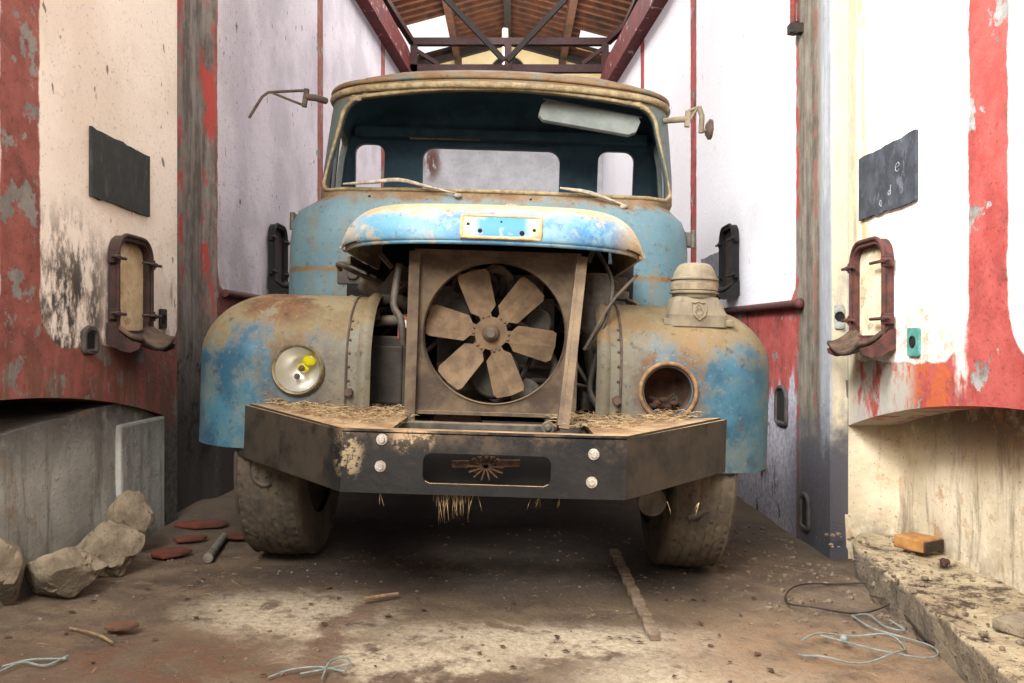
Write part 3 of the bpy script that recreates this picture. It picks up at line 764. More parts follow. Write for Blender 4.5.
def trap(w0, w1, z0, z1, r0, r1, sag=0.0, crown=0.03, n=8):     # windscreen outline
    P = []
    P += [(w0 * (k / 10 * 2 - 1) * .86, z0 - sag * (1 - (k / 5 - 1) ** 2)) for k in range(11)]
    def arc_(cx, cz, r, a0):
        return [(cx + r * math.cos(math.radians(a0 + 90 * k / n)), cz + r * math.sin(math.radians(a0 + 90 * k / n))) for k in range(n + 1)]
    P = [(x, z) for x, z in P if abs(x) < w0 - r0]
    P += arc_(w0 - r0, z0 + r0, r0, -90) + arc_(w1 - r1, z1 - r1, r1, 0)
    top = [((w1 - r1) * (1 - k / 5), z1 + crown * (1 - (1 - k / 5) ** 2)) for k in range(1, 10)]
    P += top + arc_(-(w1 - r1), z1 - r1, r1, 90) + arc_(-(w0 - r0), z0 + r0, r0, 180)
    return P
WS = trap(.875, .805, 1.662, 2.155, .05, .13, 0.0, .045)
cuts.append(MB().prism(WS, .5, 1.38).build('cut', parent=TR))
cuts.append(MB().prism(rrect(-.47, .355, 1.64, 2.075, .07), 1.6, 2.3).build('cut', parent=TR))
cuts.append(MB().prism(rrect(-.875, -.70, 1.64, 2.085, .06), 1.7, 2.3).build('cut', parent=TR))
cuts.append(MB().prism(rrect(.585, .80, 1.64, 2.085, .06), 1.7, 2.3).build('cut', parent=TR))
for a, b in ((1.36, 1.50), (1.55, 1.84)):
    cuts.append(MB().prism(rrect(a, b, 1.68, 2.08, .04), -1.3, -.75, 'X').build('cut', parent=TR))
    cuts.append(MB().prism(rrect(a, b, 1.68, 2.08, .04), .75, 1.3, 'X').build('cut', parent=TR))
bake(CB, cuts, 40)
# find the surface of the cab front for trims that follow it
from mathutils.bvhtree import BVHTree
cbt = BVHTree.FromPolygons([v.co.copy() for v in CB.data.vertices], [tuple(p.vertices) for p in CB.data.polygons])
def hit(o, d, default=None):
    r = cbt.ray_cast(Vector(o), Vector(d)); return r[0] if r[0] is not None else default
def cab_front(x, z, grow=1.0):
    return hit((x, -1, z), (0, 1, 0)) 
seal = []
cen = Vector((0, 1.9))
for (x, z) in WS:
    for g in (1.012, 1.02, 1.03, 1.045):
        p = cab_front(x * g, 1.9 + (z - 1.9) * (g + .01))
        if p is not None and p.y < 1.42: seal.append(p + Vector((0, -.004, 0))); break
sm = MB(); sm.tube(seal, .010, 8, closed=True); sm.jitter(.004, 40); sm.build('windscreen_seal', MT['seal_tan'], CB, smooth=60)
# roof lip: two ridges over the windscreen
for (zz, r, off) in ((2.175, .018, .012), (2.215, .013, .006)):
    P = [(p[0], p[1] - off, p[2] + .028) for p in bowed(zz, .894, .912, 1.165 if zz < 2.2 else 1.16, 1.93, .21, .12, .07)]
    n = len(P); k = 24
    pts = P[-k:] + P[:k + 1]
    g = MB(); g.tube(pts, r, 8); g.build('roof_lip', MT['seal_tan'] if zz < 2.2 else MCAB, CB, smooth=60)
# ragged old sealant under the lip
rg = MB()
for (x, z) in WS:
    if z > 2.12 and random.random() < .9:
        for j in range(2):
            p = cab_front(x * 1.01 + random.uniform(-.03, .03), z + .018)
            if p is not None and p.y < 1.4: rg.ball(p + Vector((0, -.004, -.012 * random.random())), random.uniform(.008, .014), (1.5, .6, .8), 8)
islands(rg, 'sealant_scrap', MT['seal_tan'], CB)
# inside: roof header, visor, rear header seam, steering wheel, dash
iv = MB(); q = [L(543, 100, 4.22), L(642, 119, 4.22), L(634, 137, 4.16), L(537, 120, 4.16)]
a_, b_, c_, d_ = q
nrm = (b_ - a_).cross(d_ - a_).normalized() * .012
iv.loft([[p + nrm * e for p in (a_ * .96 + b_ * .04, a_ * .04 + b_ * .96, b_ * .75 + c_ * .25, b_ * .2 + c_ * .8, c_ * .94 + d_ * .06, d_ * .94 + c_ * .06, d_ * .8 + a_ * .2, d_ * .25 + a_ * .75)] for e in (-1, 1)], True, True)
iv.tube([a_ + Vector((0, .01, .01)), b_ + Vector((0, .01, .01))], .006, 6)
iv.build('sun_visor', MT['visor_grey'], CB, bevel=.004)
hd = MB(); hd.bar(L(410, 138, 4.74), L(592, 141, 4.74), .02, .012); hd.build('header_seam', MT['seal_tan'], CB)
hb = MB(); hb.box2((-.86, 1.80, 2.11), (.86, 1.90, 2.16)); hb.build('header_panel', MT['cab_inside'], CB)
da = MB(); da.box2((-.80, 1.16, 1.45), (.80, 1.40, 1.60)); da.build('dashboard', MT['cab_inside'], CB, bevel=.03)
sw = MB(); c0 = Vector((-.40, 1.50, 1.40)); ax = Matrix.Rotation(math.radians(35), 3, 'X')
sw.tube([c0 + ax @ Vector((.21 * math.cos(2 * PI * k / 32), .21 * math.sin(2 * PI * k / 32), 0)) for k in range(32)], .012, 8, closed=True)
for k in range(3): sw.bar(c0, c0 + ax @ Vector((.21 * math.cos(2 * PI * k / 3), .21 * math.sin(2 * PI * k / 3), 0)), .02, .01)
sw.cyl(c0, c0 + ax @ Vector((0, 0, -.35)), .02); sw.build('steering_wheel', MT['black_rubber'], CB, smooth=50)
st = MB(); st.box2((-.8, 1.5, 1.05), (.8, 1.9, 1.2)); st.box2((-.8, 1.82, 1.2), (.8, 1.92, 1.62)); st.build('bench_seat', MT['black_rubber'], CB, bevel=.04)
# wipers
for pts in (((343, 184), (372, 182), (399, 180), (425, 186), (458, 194)), ((560, 188), (590, 193), (624, 205))):
    w = MB(); P = []
    for (x, y) in pts:
        l = L(x, y, 3.86); h = cab_front(l.x, 1.635); l = L(x, y, TY + h.y - .03); P.append(l)
    w.tube(P, lambda t: .005 + .006 * math.sin(PI * min(1, t * 1.1)), 6, 3); e = P[-1]
    w.ball(e + Vector((0, 0, -.008)), .016, (1.3, .8, .8), 12); w.build('wiper', MT['wiper_metal'], CB, smooth=60)
cn = MB()
for (x, y) in ((366, 193), (531, 197)): 
    l = L(x, y, 3.85); h = cab_front(l.x, l.z)
    if h is not None: cn.ball(h, .007, seg=10)
islands(cn, 'screw_hole', MT['dark_hole'], CB)
nz_ = MB(); l = L(512, 203, 3.78); h = cab_front(l.x, l.z) or l; nz_.ball(h + Vector((0, -.01, 0)), .022, (1.6, .8, .7), 12); nz_.cyl(h + Vector((.03, -.012, .004)), h + Vector((.0, -.02, .01)), .006); nz_.build('washer_nozzle', MT['wiper_metal'], CB, smooth=60)
# mirror arms and door hinges
am = MB(); Ya = 4.1
am.tube([L(326, 101, Ya + .06), L(316, 98, Ya), L(306, 97, Ya)], .017, 10); am.bar(L(307, 89, Ya), L(304, 107, Ya), .022, .022)
am.tube([L(306, 90.5, Ya), L(282, 91.5, Ya), L(268, 92.5, Ya), L(262, 97, Ya), L(249, 118, Ya)], .0075, 8)
am.tube([L(303, 105, Ya), L(290, 100, Ya), L(273, 93, Ya)], .0065, 8); o_ = am.build('mirror_arm', MT['brown_steel'], CB, smooth=50); o_['label'] = 'bent mirror arm without a mirror'
am = MB()
am.tube([L(664, 121, Ya + .1), L(675, 120, Ya), L(686, 119, Ya)], .016, 10); am.bar(L(688, 112, Ya), L(687, 127, Ya), .022, .024)
am.tube([L(686, 112, Ya), L(699, 107, Ya)], .008, 8); am.tube([L(687, 124, Ya), L(697, 109, Ya)], .008, 8)
am.tube([L(699, 107, Ya), L(702, 116, Ya), L(701, 133, Ya)], .014, 8); am.tube([L(700, 131, Ya), L(708, 130, Ya)], .010, 8)
o_ = am.build('mirror_arm', MT['tan_plastic'], CB, smooth=50)
kn = MB(); k0 = L(709, 129.5, Ya); kn.lathe([(.001, -.02), (.03, -.016), (.052, .0), (.05, .012), (.02, .02), (.001, .02)], k0, 'X', 24); kn.build('mirror_clamp', MT['brown_steel'], o_, smooth=50)
for (x, y, sx) in ((298, 222, -1), (688, 240, 1)):
    h_ = MB(); p = L(x, y, 4.12); h_.box(p, (.05, .06, .075)); h_.cyl(p + Vector((sx * .02, -.03, -.045)), p + Vector((sx * .02, -.03, .045)), .014); h_.build('door_hinge', MT['greasy_metal'], CB, bevel=.004)
# ---- radiator shroud
SX0, SX1, SZ0, SZ1, SY = -.265, .345, .655, 1.243, .05
FC = Vector((.035, SY, .952)); FR = .262
m = MB(); N = 96
def sq(a):
    dx, dz = math.cos(a), math.sin(a)
    t = min(((SX1 if dx > 0 else SX0) - FC.x) / dx if abs(dx) > 1e-6 else 1e9, ((SZ1 if dz > 0 else SZ0) - FC.z) / dz if abs(dz) > 1e-6 else 1e9)
    return Vector((FC.x + dx * t, SY, FC.z + dz * t))
def ringv(u, v):
    a = 2 * PI * u; i = Vector((FC.x + FR * math.cos(a), SY, FC.z + FR * math.sin(a)))
    if v < .3: return i + Vector((0, .05, 0)) + (FC - i).normalized() * .0 
    if v < .6: return i + Vector((0, -.008, 0))
    if v < .9: return i + (sq(a) - i) * .12
    return sq(a)
vs = [[m.bm.verts.new(f) for f in [ringv(k / N, v) for v in (0, .5, .8, 1)]] for k in range(N)]
for k in range(N):
    for j in range(3): m.bm.faces.new((vs[k][j], vs[(k + 1) % N][j], vs[(k + 1) % N][j + 1], vs[k][j + 1]))
SH = m.build('radiator_shroud', MT['rust_steel'], TR, smooth=40)
for (xa, zt_, ya, xb, zb_, yb) in ((SX0 - .012, SZ1, SY - .01, SX0 - .012, .60, SY - .02), (SX1 - .012, SZ1 - .005, SY - .03, SX1 - .085, .648, SY - .36)):
    p = MB(); p.bar((xa, ya, zt_), (xb, yb, zb_), .012, .05, Vector((0, 1, 0))); p.bar((xa + .016 , ya - .02, zt_), (xb + .016, yb - .02, zb_), .034, .008, Vector((0, 1, 0))); p.build('post', MT['rust_steel'], SH)
p = MB(); p.bar((SX0, SY - .012, SZ0), (SX1, SY - .012, SZ0), .02, .012); p.bar((SX0, SY - .005, SZ1), (SX1, SY - .005, SZ1), .03, .02); islands(p, 'edge_strip', MT['rust_steel'], SH)
# ---- fan
fo = MB(); FY = SY + .075
FC = FC + Vector((-.014, 0, 0)); fo.cyl((FC.x, FY - .005, FC.z), (FC.x, FY + .03, FC.z), .064, seg=12); fo.lathe([(.001, -.04), (.02, -.04), (.024, -.036), (.03, -.02), (.034, -.005)], (FC.x, FY, FC.z), 'Y', 24)
FAN = fo.build('fan', MT['fan_rust'], TR, smooth=40)
hb = MB(); hb.lathe([(.001, -.048), (.016, -.048), (.02, -.044), (.02, -.03)], (FC.x, FY, FC.z), 'Y', 18); hb.build('hub_nut', MT['greasy_metal'], FAN, smooth=40)
for k in range(6):
    al = math.radians(50 - 60 * k); e = Vector((math.cos(al), 0, math.sin(al))); t = Vector((-math.sin(al), 0, math.cos(al)))
    b = MB(); poly = [(.045, -.02), (.075, -.024), (.095, -.052), (.225, -.072), (.242, -.06), (.248, 0), (.242, .055), (.225, .062), (.095, .05), (.075, .024), (.045, .02)]
    fr_, bk = [], []
    for (r, w) in poly:
        tw = .42 * min(1, max(0, (r - .06) / .06)); c = FC + Vector((0, FY - SY, 0)) + e * r + t * (w * math.cos(tw)) + Vector((0, -1, 0)) * (w * math.sin(tw) * .8)
        fr_.append(b.bm.verts.new(c + Vector((0, -.003, 0)))); bk.append(b.bm.verts.new(c + Vector((0, .003, 0))))
    b.bm.faces.new(fr_); b.bm.faces.new(bk[::-1])
    for i in range(len(poly)): b.bm.faces.new((fr_[i], bk[i], bk[(i + 1) % len(poly)], fr_[(i + 1) % len(poly)]))
    for rr_, ww in ((.066, -.010), (.066, .010)):
        b.ball(FC + Vector((0, FY - SY - .006, 0)) + e * rr_ + t * ww, .006, seg=8)
    b.build('blade', MT['fan_rust'], FAN, bevel=.003)
# ---- engine
e = MB()
e.box2((-.20, .32, .62), (.27, .95, 1.10)); e.box2((-.15, .30, 1.10), (.22, .9, 1.19)); e.cyl((.035, .14, .952), (.035, .34, .952), .05)
e.cyl((.035, .22, .80), (.035, .27, .80), .10, seg=28); e.cyl((-.12, .23, 1.02), (-.12, .27, 1.02), .06, seg=24); e.cyl((.20, .23, 1.0), (.20, .27, 1.0), .055, seg=24)
for k in range(7): e.box2((-.16 + .05 * k, .29, 1.10), (-.135 + .05 * k, .32, 1.18))
for k in range(4): e.box2((-.2, .30, .66 + .05 * k), (.27, .325, .68 + .05 * k))
EN = e.build('engine', MT['dark_engine'], TR, smooth=40, bevel=.008)
al_ = MB(); al_.cyl((-.16, .25, 1.06), (-.16, .42, 1.06), .075, seg=24); al_.cyl((-.05, .28, 1.12), (-.05, .28, 1.20), .03); al_.cyl((.16, .26, .72), (.16, .4, .72), .06, seg=20)
for k in range(4): al_.lathe([(.035, -.012), (.05, 0), (.035, .012)], (-.14 + .045 * k, .27, 1.14), 'Y', 16)
islands(al_, 'engine_fitting', MT['greasy_metal'], EN, smooth=40)
bl = MB()
bl.tube([(.035, .245, .69), (.14, .245, .78), (.21, .25, .97), (.20, .25, 1.06), (.14, .25, 1.05), (-.08, .245, .86)], .009, 6, 6, True); bl.build('belt', MT['black_rubber'], EN, smooth=60)
def hose(pts, r, mat='black_rubber', nm='hose'): h = MB(); h.tube(pts, r, 10, 6); return h.build(nm, MT[mat], EN, smooth=60)
hose([(-.02, .2, 1.17), (.03, .17, 1.2), (.08, .2, 1.17), (.09, .3, 1.08)], .018, 'greasy_metal')
hose([(-.12, .24, 1.12), (-.07, .16, 1.17), (-.01, .18, 1.08), (.0, .3, 1.0)], .016)
hose([(.08, .22, 1.02), (.2, .2, .93), (.27, .21, .83), (.24, .22, .72)], .018, 'greasy_metal')
hose([(.36, .25, 1.0), (.42, .15, .9), (.40, .1, .75), (.44, .05, .66), (.37, .0, .64)], .012)
hose([(.40, .2, .85), (.46, .12, .78), (.44, .05, .70), (.50, .06, .66)], .010)
hose([(-.33, .1, 1.2), (-.34, .06, 1.05), (-.31, .04, .99), (-.30, .05, .9)], .014, 'greasy_metal')
hose([(-.52, .5, 1.14), (-.42, .35, 1.10), (-.33, .22, 1.17)], .045, 'dark_engine', 'air_pipe')
hose([(-.50, .3, .98), (-.40, .28, .99), (-.30, .3, 1.0)], .022, 'greasy_metal')
hose([(-.48, .35, 1.06), (-.38, .28, 1.08), (-.3, .3, 1.05)], .026, 'dark_engine')
hose([L(597, 250, 3.05), L(612, 282, 3.0), L(606, 320, 2.98), L(588, 350, 2.98)], .008, 'greasy_metal', 'cable')
hose([L(637, 275, 3.0), L(610, 305, 2.96), L(584, 350, 2.94)], .006, 'greasy_metal', 'cable')
c_ = MB(); c_.box2((-.50, .28, .62), (-.30, .62, .93)); c_.box2((-.47, .27, .66), (-.33, .285, .89)); c_.build('battery_box', MT['dark_engine'], EN, bevel=.01)
rnd = random.Random(3)
for k in range(9):
    x = rnd.uniform(-.64, -.34); y = rnd.uniform(.25, .6); z = rnd.uniform(.95, 1.2)
    hose([(x, y, z), (x + rnd.uniform(-.05, .1), y - .1, z + rnd.uniform(-.05, .05)), (x + rnd.uniform(.05, .2), y, z + rnd.uniform(-.15, .1)), (x + .3, y + .1, z + rnd.uniform(-.2, .1))], rnd.uniform(.006, .014), rnd.choice(('greasy_metal', 'black_rubber', 'brown_steel')))
for k in range(8):
    x = rnd.uniform(.40, .62); y = rnd.uniform(.3, .6); z = rnd.uniform(.75, 1.2)
    hose([(x, y, z), (x + rnd.uniform(-.1, .05), y - .1, z + rnd.uniform(-.05, .05)), (x - rnd.uniform(.05, .15), y, z + rnd.uniform(-.15, .1)), (x - .2, y + .1, z + rnd.uniform(-.2, .1))], rnd.uniform(.006, .014), rnd.choice(('greasy_metal', 'black_rubber', 'brown_steel')))
for (x, y, z, a, b, c) in ((-.56, .5, 1.0, .1, .1, .14), (-.44, .45, 1.02, .07, .08, .06), (-.40, .5, 1.14, .12, .06, .03), (-.60, .6, 1.2, .14, .03, .1), (.52, .5, 1.18, .12, .05, .06), (.44, .45, .70, .08, .1, .1)):
    q_ = MB(); q_.box((x, y, z), (a, b, c)); q_.cyl((x, y - b / 2 - .015, z), (x, y - b / 2, z), min(a, c) * .3, seg=12); q_.build('engine_box', MT[rnd.choice(('greasy_metal', 'dark_engine', 'brown_steel'))], EN, bevel=.006)
c_ = MB(); c_.lathe([(.09, 0), (.095, .1), (.09, .2), (.07, .26), (.06, .3), (.075, .31), (.075, .34), (.001, .34)], (.50, .38, .80), 'Z', 24); c_.lathe([(.06, 0), (.062, .2), (.05, .22), (.001, .22)], (.42, .25, .98), 'Z', 20); c_.build('filter_housing', MT['greasy_metal'], EN, smooth=40)
c_ = MB(); c_.tube([(.50, .32, .95), (.44, .2, .9), (.47, .18, .75)], .06, 14, 6); c_.ball((.43, .22, .93), .06, (1, 1, 1.2)); c_.build('air_duct', MT['dark_engine'], EN, smooth=60)
c_ = MB(); c_.box(L(403, 328, 2.97), (.035, .03, .085)); rb = c_.build('relay', MT['orange_box'], EN, bevel=.004)
c_ = MB(); c_.box(L(404, 324, 2.945), (.018, .006, .03)); c_.build('sticker', MT['white_card'], rb)
c_ = MB(); c_.lathe([(.001, 0), (.10, 0), (.105, .02), (.1, .04), (.001, .04)], L(455, 434, 2.95) + Vector((0, .06, 0)), 'Y', 30); c_.build('pulley', MT['brown_steel'], EN, smooth=40)
c_ = MB(); c_.cyl(L(548, 428, 2.85), L(548, 428, 2.95), .025); c_.cyl(L(548, 428, 2.84), L(548, 428, 2.86), .012); c_.bar((-.3, .0, .60), (.36, .0, .60), .04, .05); c_.build('bracket', MT['greasy_metal'], EN, bevel=.004)
c_ = MB(); c_.box2((-.54, .84, .55), (.54, .86, 1.50)); c_.box2((-.68, .845, .55), (.66, .855, 1.30)); c_.build('firewall', MT['dark_hole'], EN)  # near-black sheet added over the blue cab front as shade in the engine bay
c_ = MB(); c_.box2((-.545, .20, 1.205), (-.535, .9, 1.235)); c_.bar(L(596, 245, 3.0), L(588, 262, 3.0), .02, .02); c_.bar(L(380, 254, 3.0), L(392, 268, 3.02), .02, .015); c_.bar(L(362, 250, 3.0), L(368, 256, 3.0), .03, .02); islands(c_, 'bonnet_catch', MT['brown_steel'], EN)

# ---- bumper
def bumper_mat():
    s = NB('black_bumper', .55)
    n = s.noise(9, 9, .7); n3 = s.noise(40, 6, .7)
    c = s.mix(s.ss(n, .35, .7), '121211', '211f1c')
    c = s.mix(s.mul(s.ss(s.noise(5, 8, .75, off=3), .56, .7), .6), c, '4a3f33')
    c = s.mix(s.mul(s.ss(s.z, .56, .64), s.ss(n, .42, .62)), c, '5d4d3b')
    c = s.mix(s.mul(s.blob(s.x, s.z, -.20, .62, .09, .07), s.ss(s.noise(24, 9, .75, off=4), .47, .55)), c, 'b59a78')
    c = s.mix(s.mul(s.blob(s.x, s.z, -.40, .56, .06, .10), s.ss(s.noise(20, 9, .75, off=7), .48, .56)), c, '9c8a6c')
    c = s.mix(s.mul(s.ss(s.ma('ABSOLUTE', s.x), .45, .5), s.ss(n, .3, .6)), c, '3a332a')
    d = s.mul(s.ss(s.nz, .5, .9), s.ss(n3, .2, .45)); c = s.mix(d, c, s.mix(s.ss(n, .4, .6), 'a58b69', '86694a'))
    s.color(c); s.rough(s.add(.5, s.mul(d, .4))); s.bump(n3, .3, .006); return s.m
MBU = bumper_mat()
BZ0, BZ1, BF = .438, .630, -.405
pathB = [(-.94, .13), (-.93, .10), (-.42, BF), (.47, BF), (.95, .10), (.955, .13)]
m = MB(); T = .012
for (a, b) in zip(pathB, pathB[1:]):
    if a[1] == BF and b[1] == BF:
        X0, X1, zl, zh = -.165, .235, .473, .568
        for (xa, xb, za, zb_) in ((a[0], X0, BZ0, BZ1), (X1, b[0], BZ0, BZ1), (X0, X1, BZ0, zl), (X0, X1, zh, BZ1)):
            m.box2((xa, BF, za), (xb, BF + T, zb_))
        for cx_, cz_, sx, sz in ((X0, zl, 1, 1), (X1, zl, -1, 1), (X0, zh, 1, -1), (X1, zh, -1, -1)):
            m.prism([(cx_, cz_), (cx_ + sx * .022, cz_), (cx_ + sx * .007, cz_ + sz * .007), (cx_, cz_ + sz * .022)], BF, BF + T)
    else:
        d = Vector((b[0] - a[0], b[1] - a[1], 0)).normalized(); nn = Vector((-d.y, d.x, 0)) * T
        if nn.y < 0: nn = -nn
        A, B = Vector((*a, 0)), Vector((*b, 0))
        m.loft([[(p.x, p.y, z) for p in (A, B, B + nn, A + nn)] for z in (BZ0, BZ1)], True, True)
def plate(poly, z0=BZ1 - .004, z1=BZ1 + .008): m.prism(poly, z0, z1, 'Z')
plate([(-.94, .13), (-.42, BF), (-.27, BF), (-.27, .16), (-.85, .16)])
plate([(.955, .13), (.85, .16), (.37, .16), (.37, BF), (.47, BF)])
plate([(-.27, BF), (.37, BF), (.37, BF + .045), (-.27, BF + .045)])
plate([(-.42, BF + .02), (.47, BF + .02), (.47, BF + .07), (-.42, BF + .07)], BZ0, BZ0 + .01)
for v in m.bm.verts: v.co.z += .032 * max(0, (abs(v.co.x) - .44) / .48)
BU = m.build('bumper', MBU, TR)
bpy.context.view_layer.update()
for (x, z) in ((-.295, .606), (-.297, .522), (.367, .580), (.363, .492)):
    q = MB(); q.cyl((x, BF, z), (x, BF - .012, z), .013, .010, 6); q.lathe([(.018, 0), (.017, -.005), (.001, -.005)], (x, BF, z), 'Y', 16); q.build('bolt', MT['bolt_steel'], BU)
sc = MB(); c0 = Vector((.03, BF + .09, .522))
sc.ball(c0, .045, (1.3, .5, .7)); sc.bar(c0 + Vector((-.11, 0, .0)), c0 + Vector((.11, 0, .01)), .03, .02)
for k in range(7): a = PI * k / 7; sc.bar(c0 + Vector((-.06 * math.cos(a), -.03, -.045 * math.sin(a))), c0 + Vector((.06 * math.cos(a), -.03, .045 * math.sin(a))), .005, .005)
simple('dim_rust', '5a4430', '35281c', 30); sc.build('tow_hook', MT['dim_rust'], BU)
sc = MB(); sc.box2((-.40, BF + .16, .44), (.40, BF + .2, .6)); sc.build('cross_member', MT['dark_hole'], BU)
# hanging loops under each end
lp = MB(); Yl = 2.98
lp.tube([L(254, 452, Yl), L(252, 474, Yl), L(259, 484, Yl), L(268, 485, Yl), L(272, 478, Yl), L(274, 455, Yl)], .009, 8, 4); lp.build('tow_loop', MT['dark_engine'], BU, smooth=60)
lp = MB(); lp.tube([L(688, 519, 3.0), L(698, 515, 3.0), L(706, 510, 3.0)], .014, 8); lp.build('bumper_stay', MT['dark_engine'], BU, smooth=60)
lp = MB(); p = L(652, 502, 2.95); lp.lathe([(.001, .05), (.03, .045), (.05, .02), (.054, 0), (.05, -.004), (.04, .0), (.001, .004)], p, 'Y', 24); lp.bar(p + Vector((0, .05, 0)), p + Vector((0, .05, .12)), .02, .03); lp.build('horn', MT['greasy_metal'], BU, smooth=50)

# ---- wheels and chassis
def tyre_mat():
    s = NB('muddy_tyre', .92)
    n = s.noise(14, 9, .7); c = s.mix(s.ss(n, .35, .65), '403a31', '574e3f')
    c = s.mix(s.mul(s.ss(s.noise(5, 6, .6, off=4), .42, .62), .8), c, '665b49'); c = s.mix(s.ss(s.noise(50, 4), .6, .7), c, '262320')
    s.color(c); s.bump(s.noise(50, 8, .7), .5, .01); return s.m
MTY = tyre_mat()
def tyre(cx, cy, rad=.5, wid=.27, detail=True):
    m = MB(); nW, nA = (34, 200) if detail else (12, 48)
    prof = []
    cross = [(-.5, .30), (-.52, .36), (-.535, .42), (-.53, .455), (-.50, .478), (-.45, .490)]
    half = [(x * wid, r * rad / .5) for x, r in cross]
    tread = [(-.43 + .86 * k / 25, .496 - .012 * abs(-1 + 2 * k / 25) ** 2) for k in range(26)]
    pr = half + [(x * wid, r * rad / .5) for x, r in tread] + [(-x, r) for x, r in half[::-1]]
    nP = len(pr)
    def fn(u, v):
        i = int(round(v * (nP - 1))); x, r = pr[i]; a = 2 * PI * u
        if detail and 5 < i < nP - 6:
            w = x / wid; tri = abs(((u * 56) % 1) - .5) * 2 - .5
            g = min(abs(w - c - .045 * tri) for c in (-.24, -.08, .08, .24))
            if g < .022: r -= .006
            if abs(w) > .33 and ((u * 56) % 1) < .22: r -= .004
        return Vector((cx + x, cy + r * math.cos(a), .5 * rad / .5 + r * math.sin(a)))
    m.grid(fn, nA, nP - 1, True)
    # the foot of an old soft tyre spreads a little
    for v in m.bm.verts:
        if v.co.z < .06: k = (.06 - v.co.z) / .06; v.co.z = max(v.co.z, .004); v.co.x += (v.co.x - cx) * .1 * k
    return m
for sg in (-1, 1):
    o = tyre(sg * .835 + (.03 if sg < 0 else .005), .51, .445, .235).build('tyre', MTY, TR, smooth=30)
    r_ = MB(); r_.lathe([(.001, -.02), (.1, -.03), (.14, -.02), (.2, .0), (.27, .02), (.30, .06), (.30, -.12), (.27, -.13)], (sg * (.835 - .02) + (.03 if sg < 0 else .005), .51, .445), 'X', 32); r_.build('wheel_rim', MT['dark_engine'], o, smooth=40)
    o = tyre(sg * .88, 4.2, .475, detail=False).build('tyre', MTY, TR, smooth=30)
c_ = MB()
for sg in (-1, 1): c_.box2((sg * .38 - .035, -.20, .46), (sg * .38 + .035, 4.8, .60))
c_.box2((-.72, .45, .38), (.74, .57, .46)); c_.cyl((-.8, 4.2, .5), (.8, 4.2, .5), .09); c_.ball((0, 4.2, .5), .2)
for sg in (-1, 1): c_.tube([(sg * .42, -.1, .5), (sg * .42, .63, .54), (sg * .42, 1.1, .5)], .04, 8, 4)
c_.build('chassis', MT['dark_engine'], TR, bevel=.006)
c_ = MB(); c_.box2((-.98, 2.1, .70), (.98, 4.7, .80)); c_.build('load_bed', MT['dark_engine'], TR)
# ---- air pre-cleaner on the right-hand wing
p = L(692, 322, 3.02); ax_, ay_ = .80, .20
ac = MB(); base = [rrect(ax_ - .112 + k1, ax_ + .112 - k1, ay_ - .10 + k1, ay_ + .10 - k1, .03) for k1 in (0, 0, .022, .03)]
ac.loft([[(x, y, z) for x, y in b] for b, z in zip(base, (1.0, 1.045, 1.10, 1.115))], True, True)
ac.box2((ax_ - .13, ay_ - .09, 1.005), (ax_ + .135, ay_ + .09, 1.03))
for k in (-.07, .07): ac.bar((ax_ + k, ay_ - .098, 1.03), (ax_ + k * .9, ay_ - .078, 1.105), .005, .005)
AC = ac.build('air_precleaner', MT['tan_plastic'], TR, bevel=.006)
bw = MB(); bw.lathe([(.080, 1.11), (.084, 1.125), (.094, 1.127), (.095, 1.133), (.086, 1.136), (.088, 1.165), (.085, 1.178), (.092, 1.18), (.092, 1.186), (.084, 1.188), (.078, 1.21), (.066, 1.232), (.058, 1.24), (.045, 1.245), (.001, 1.248)], (ax_, ay_, .002), 'Z', 36)
bw.build('bowl', MT['tan_plastic'], AC, smooth=35)
bd = MB(); bd.lathe([(.0865, 1.137), (.0905, 1.14), (.0905, 1.163), (.0865, 1.166)], (ax_, ay_, .003), 'Z', 36); simple('dusk_band', '8a7c64', '6f624e', 20, .9); bd.build('band', MT['dusk_band'], AC, smooth=35)
sh = [(0, .034), (.014, .028), (.026, .03), (.028, .005), (.022, -.018), (0, -.036), (-.022, -.018), (-.028, .005), (-.026, .03), (-.014, .028)]
em = MB(); ey = ay_ - .094
fz = lambda z: ay_ - .1005 + max(0, z + .017) * .4
simple('emblem_line', '7d6f56', '695c46', 30)
em.tube([(ax_ + x, fz(z) - .003, 1.062 + z) for x, z in sh], .0028, 6, closed=True)
em.tube([(ax_ + .013 * math.cos(2 * PI * k / 16), fz(-.003) - .004, 1.058 + .013 * math.sin(2 * PI * k / 16)) for k in range(16)], .0022, 6, closed=True)
em.tube([(ax_ - .011, fz(.012) - .002, 1.072), (ax_, fz(.025) - .002, 1.086), (ax_ + .011, fz(.012) - .002, 1.072)], .0022, 6)
em.build('shield_emblem', MT['emblem_line'], AC)
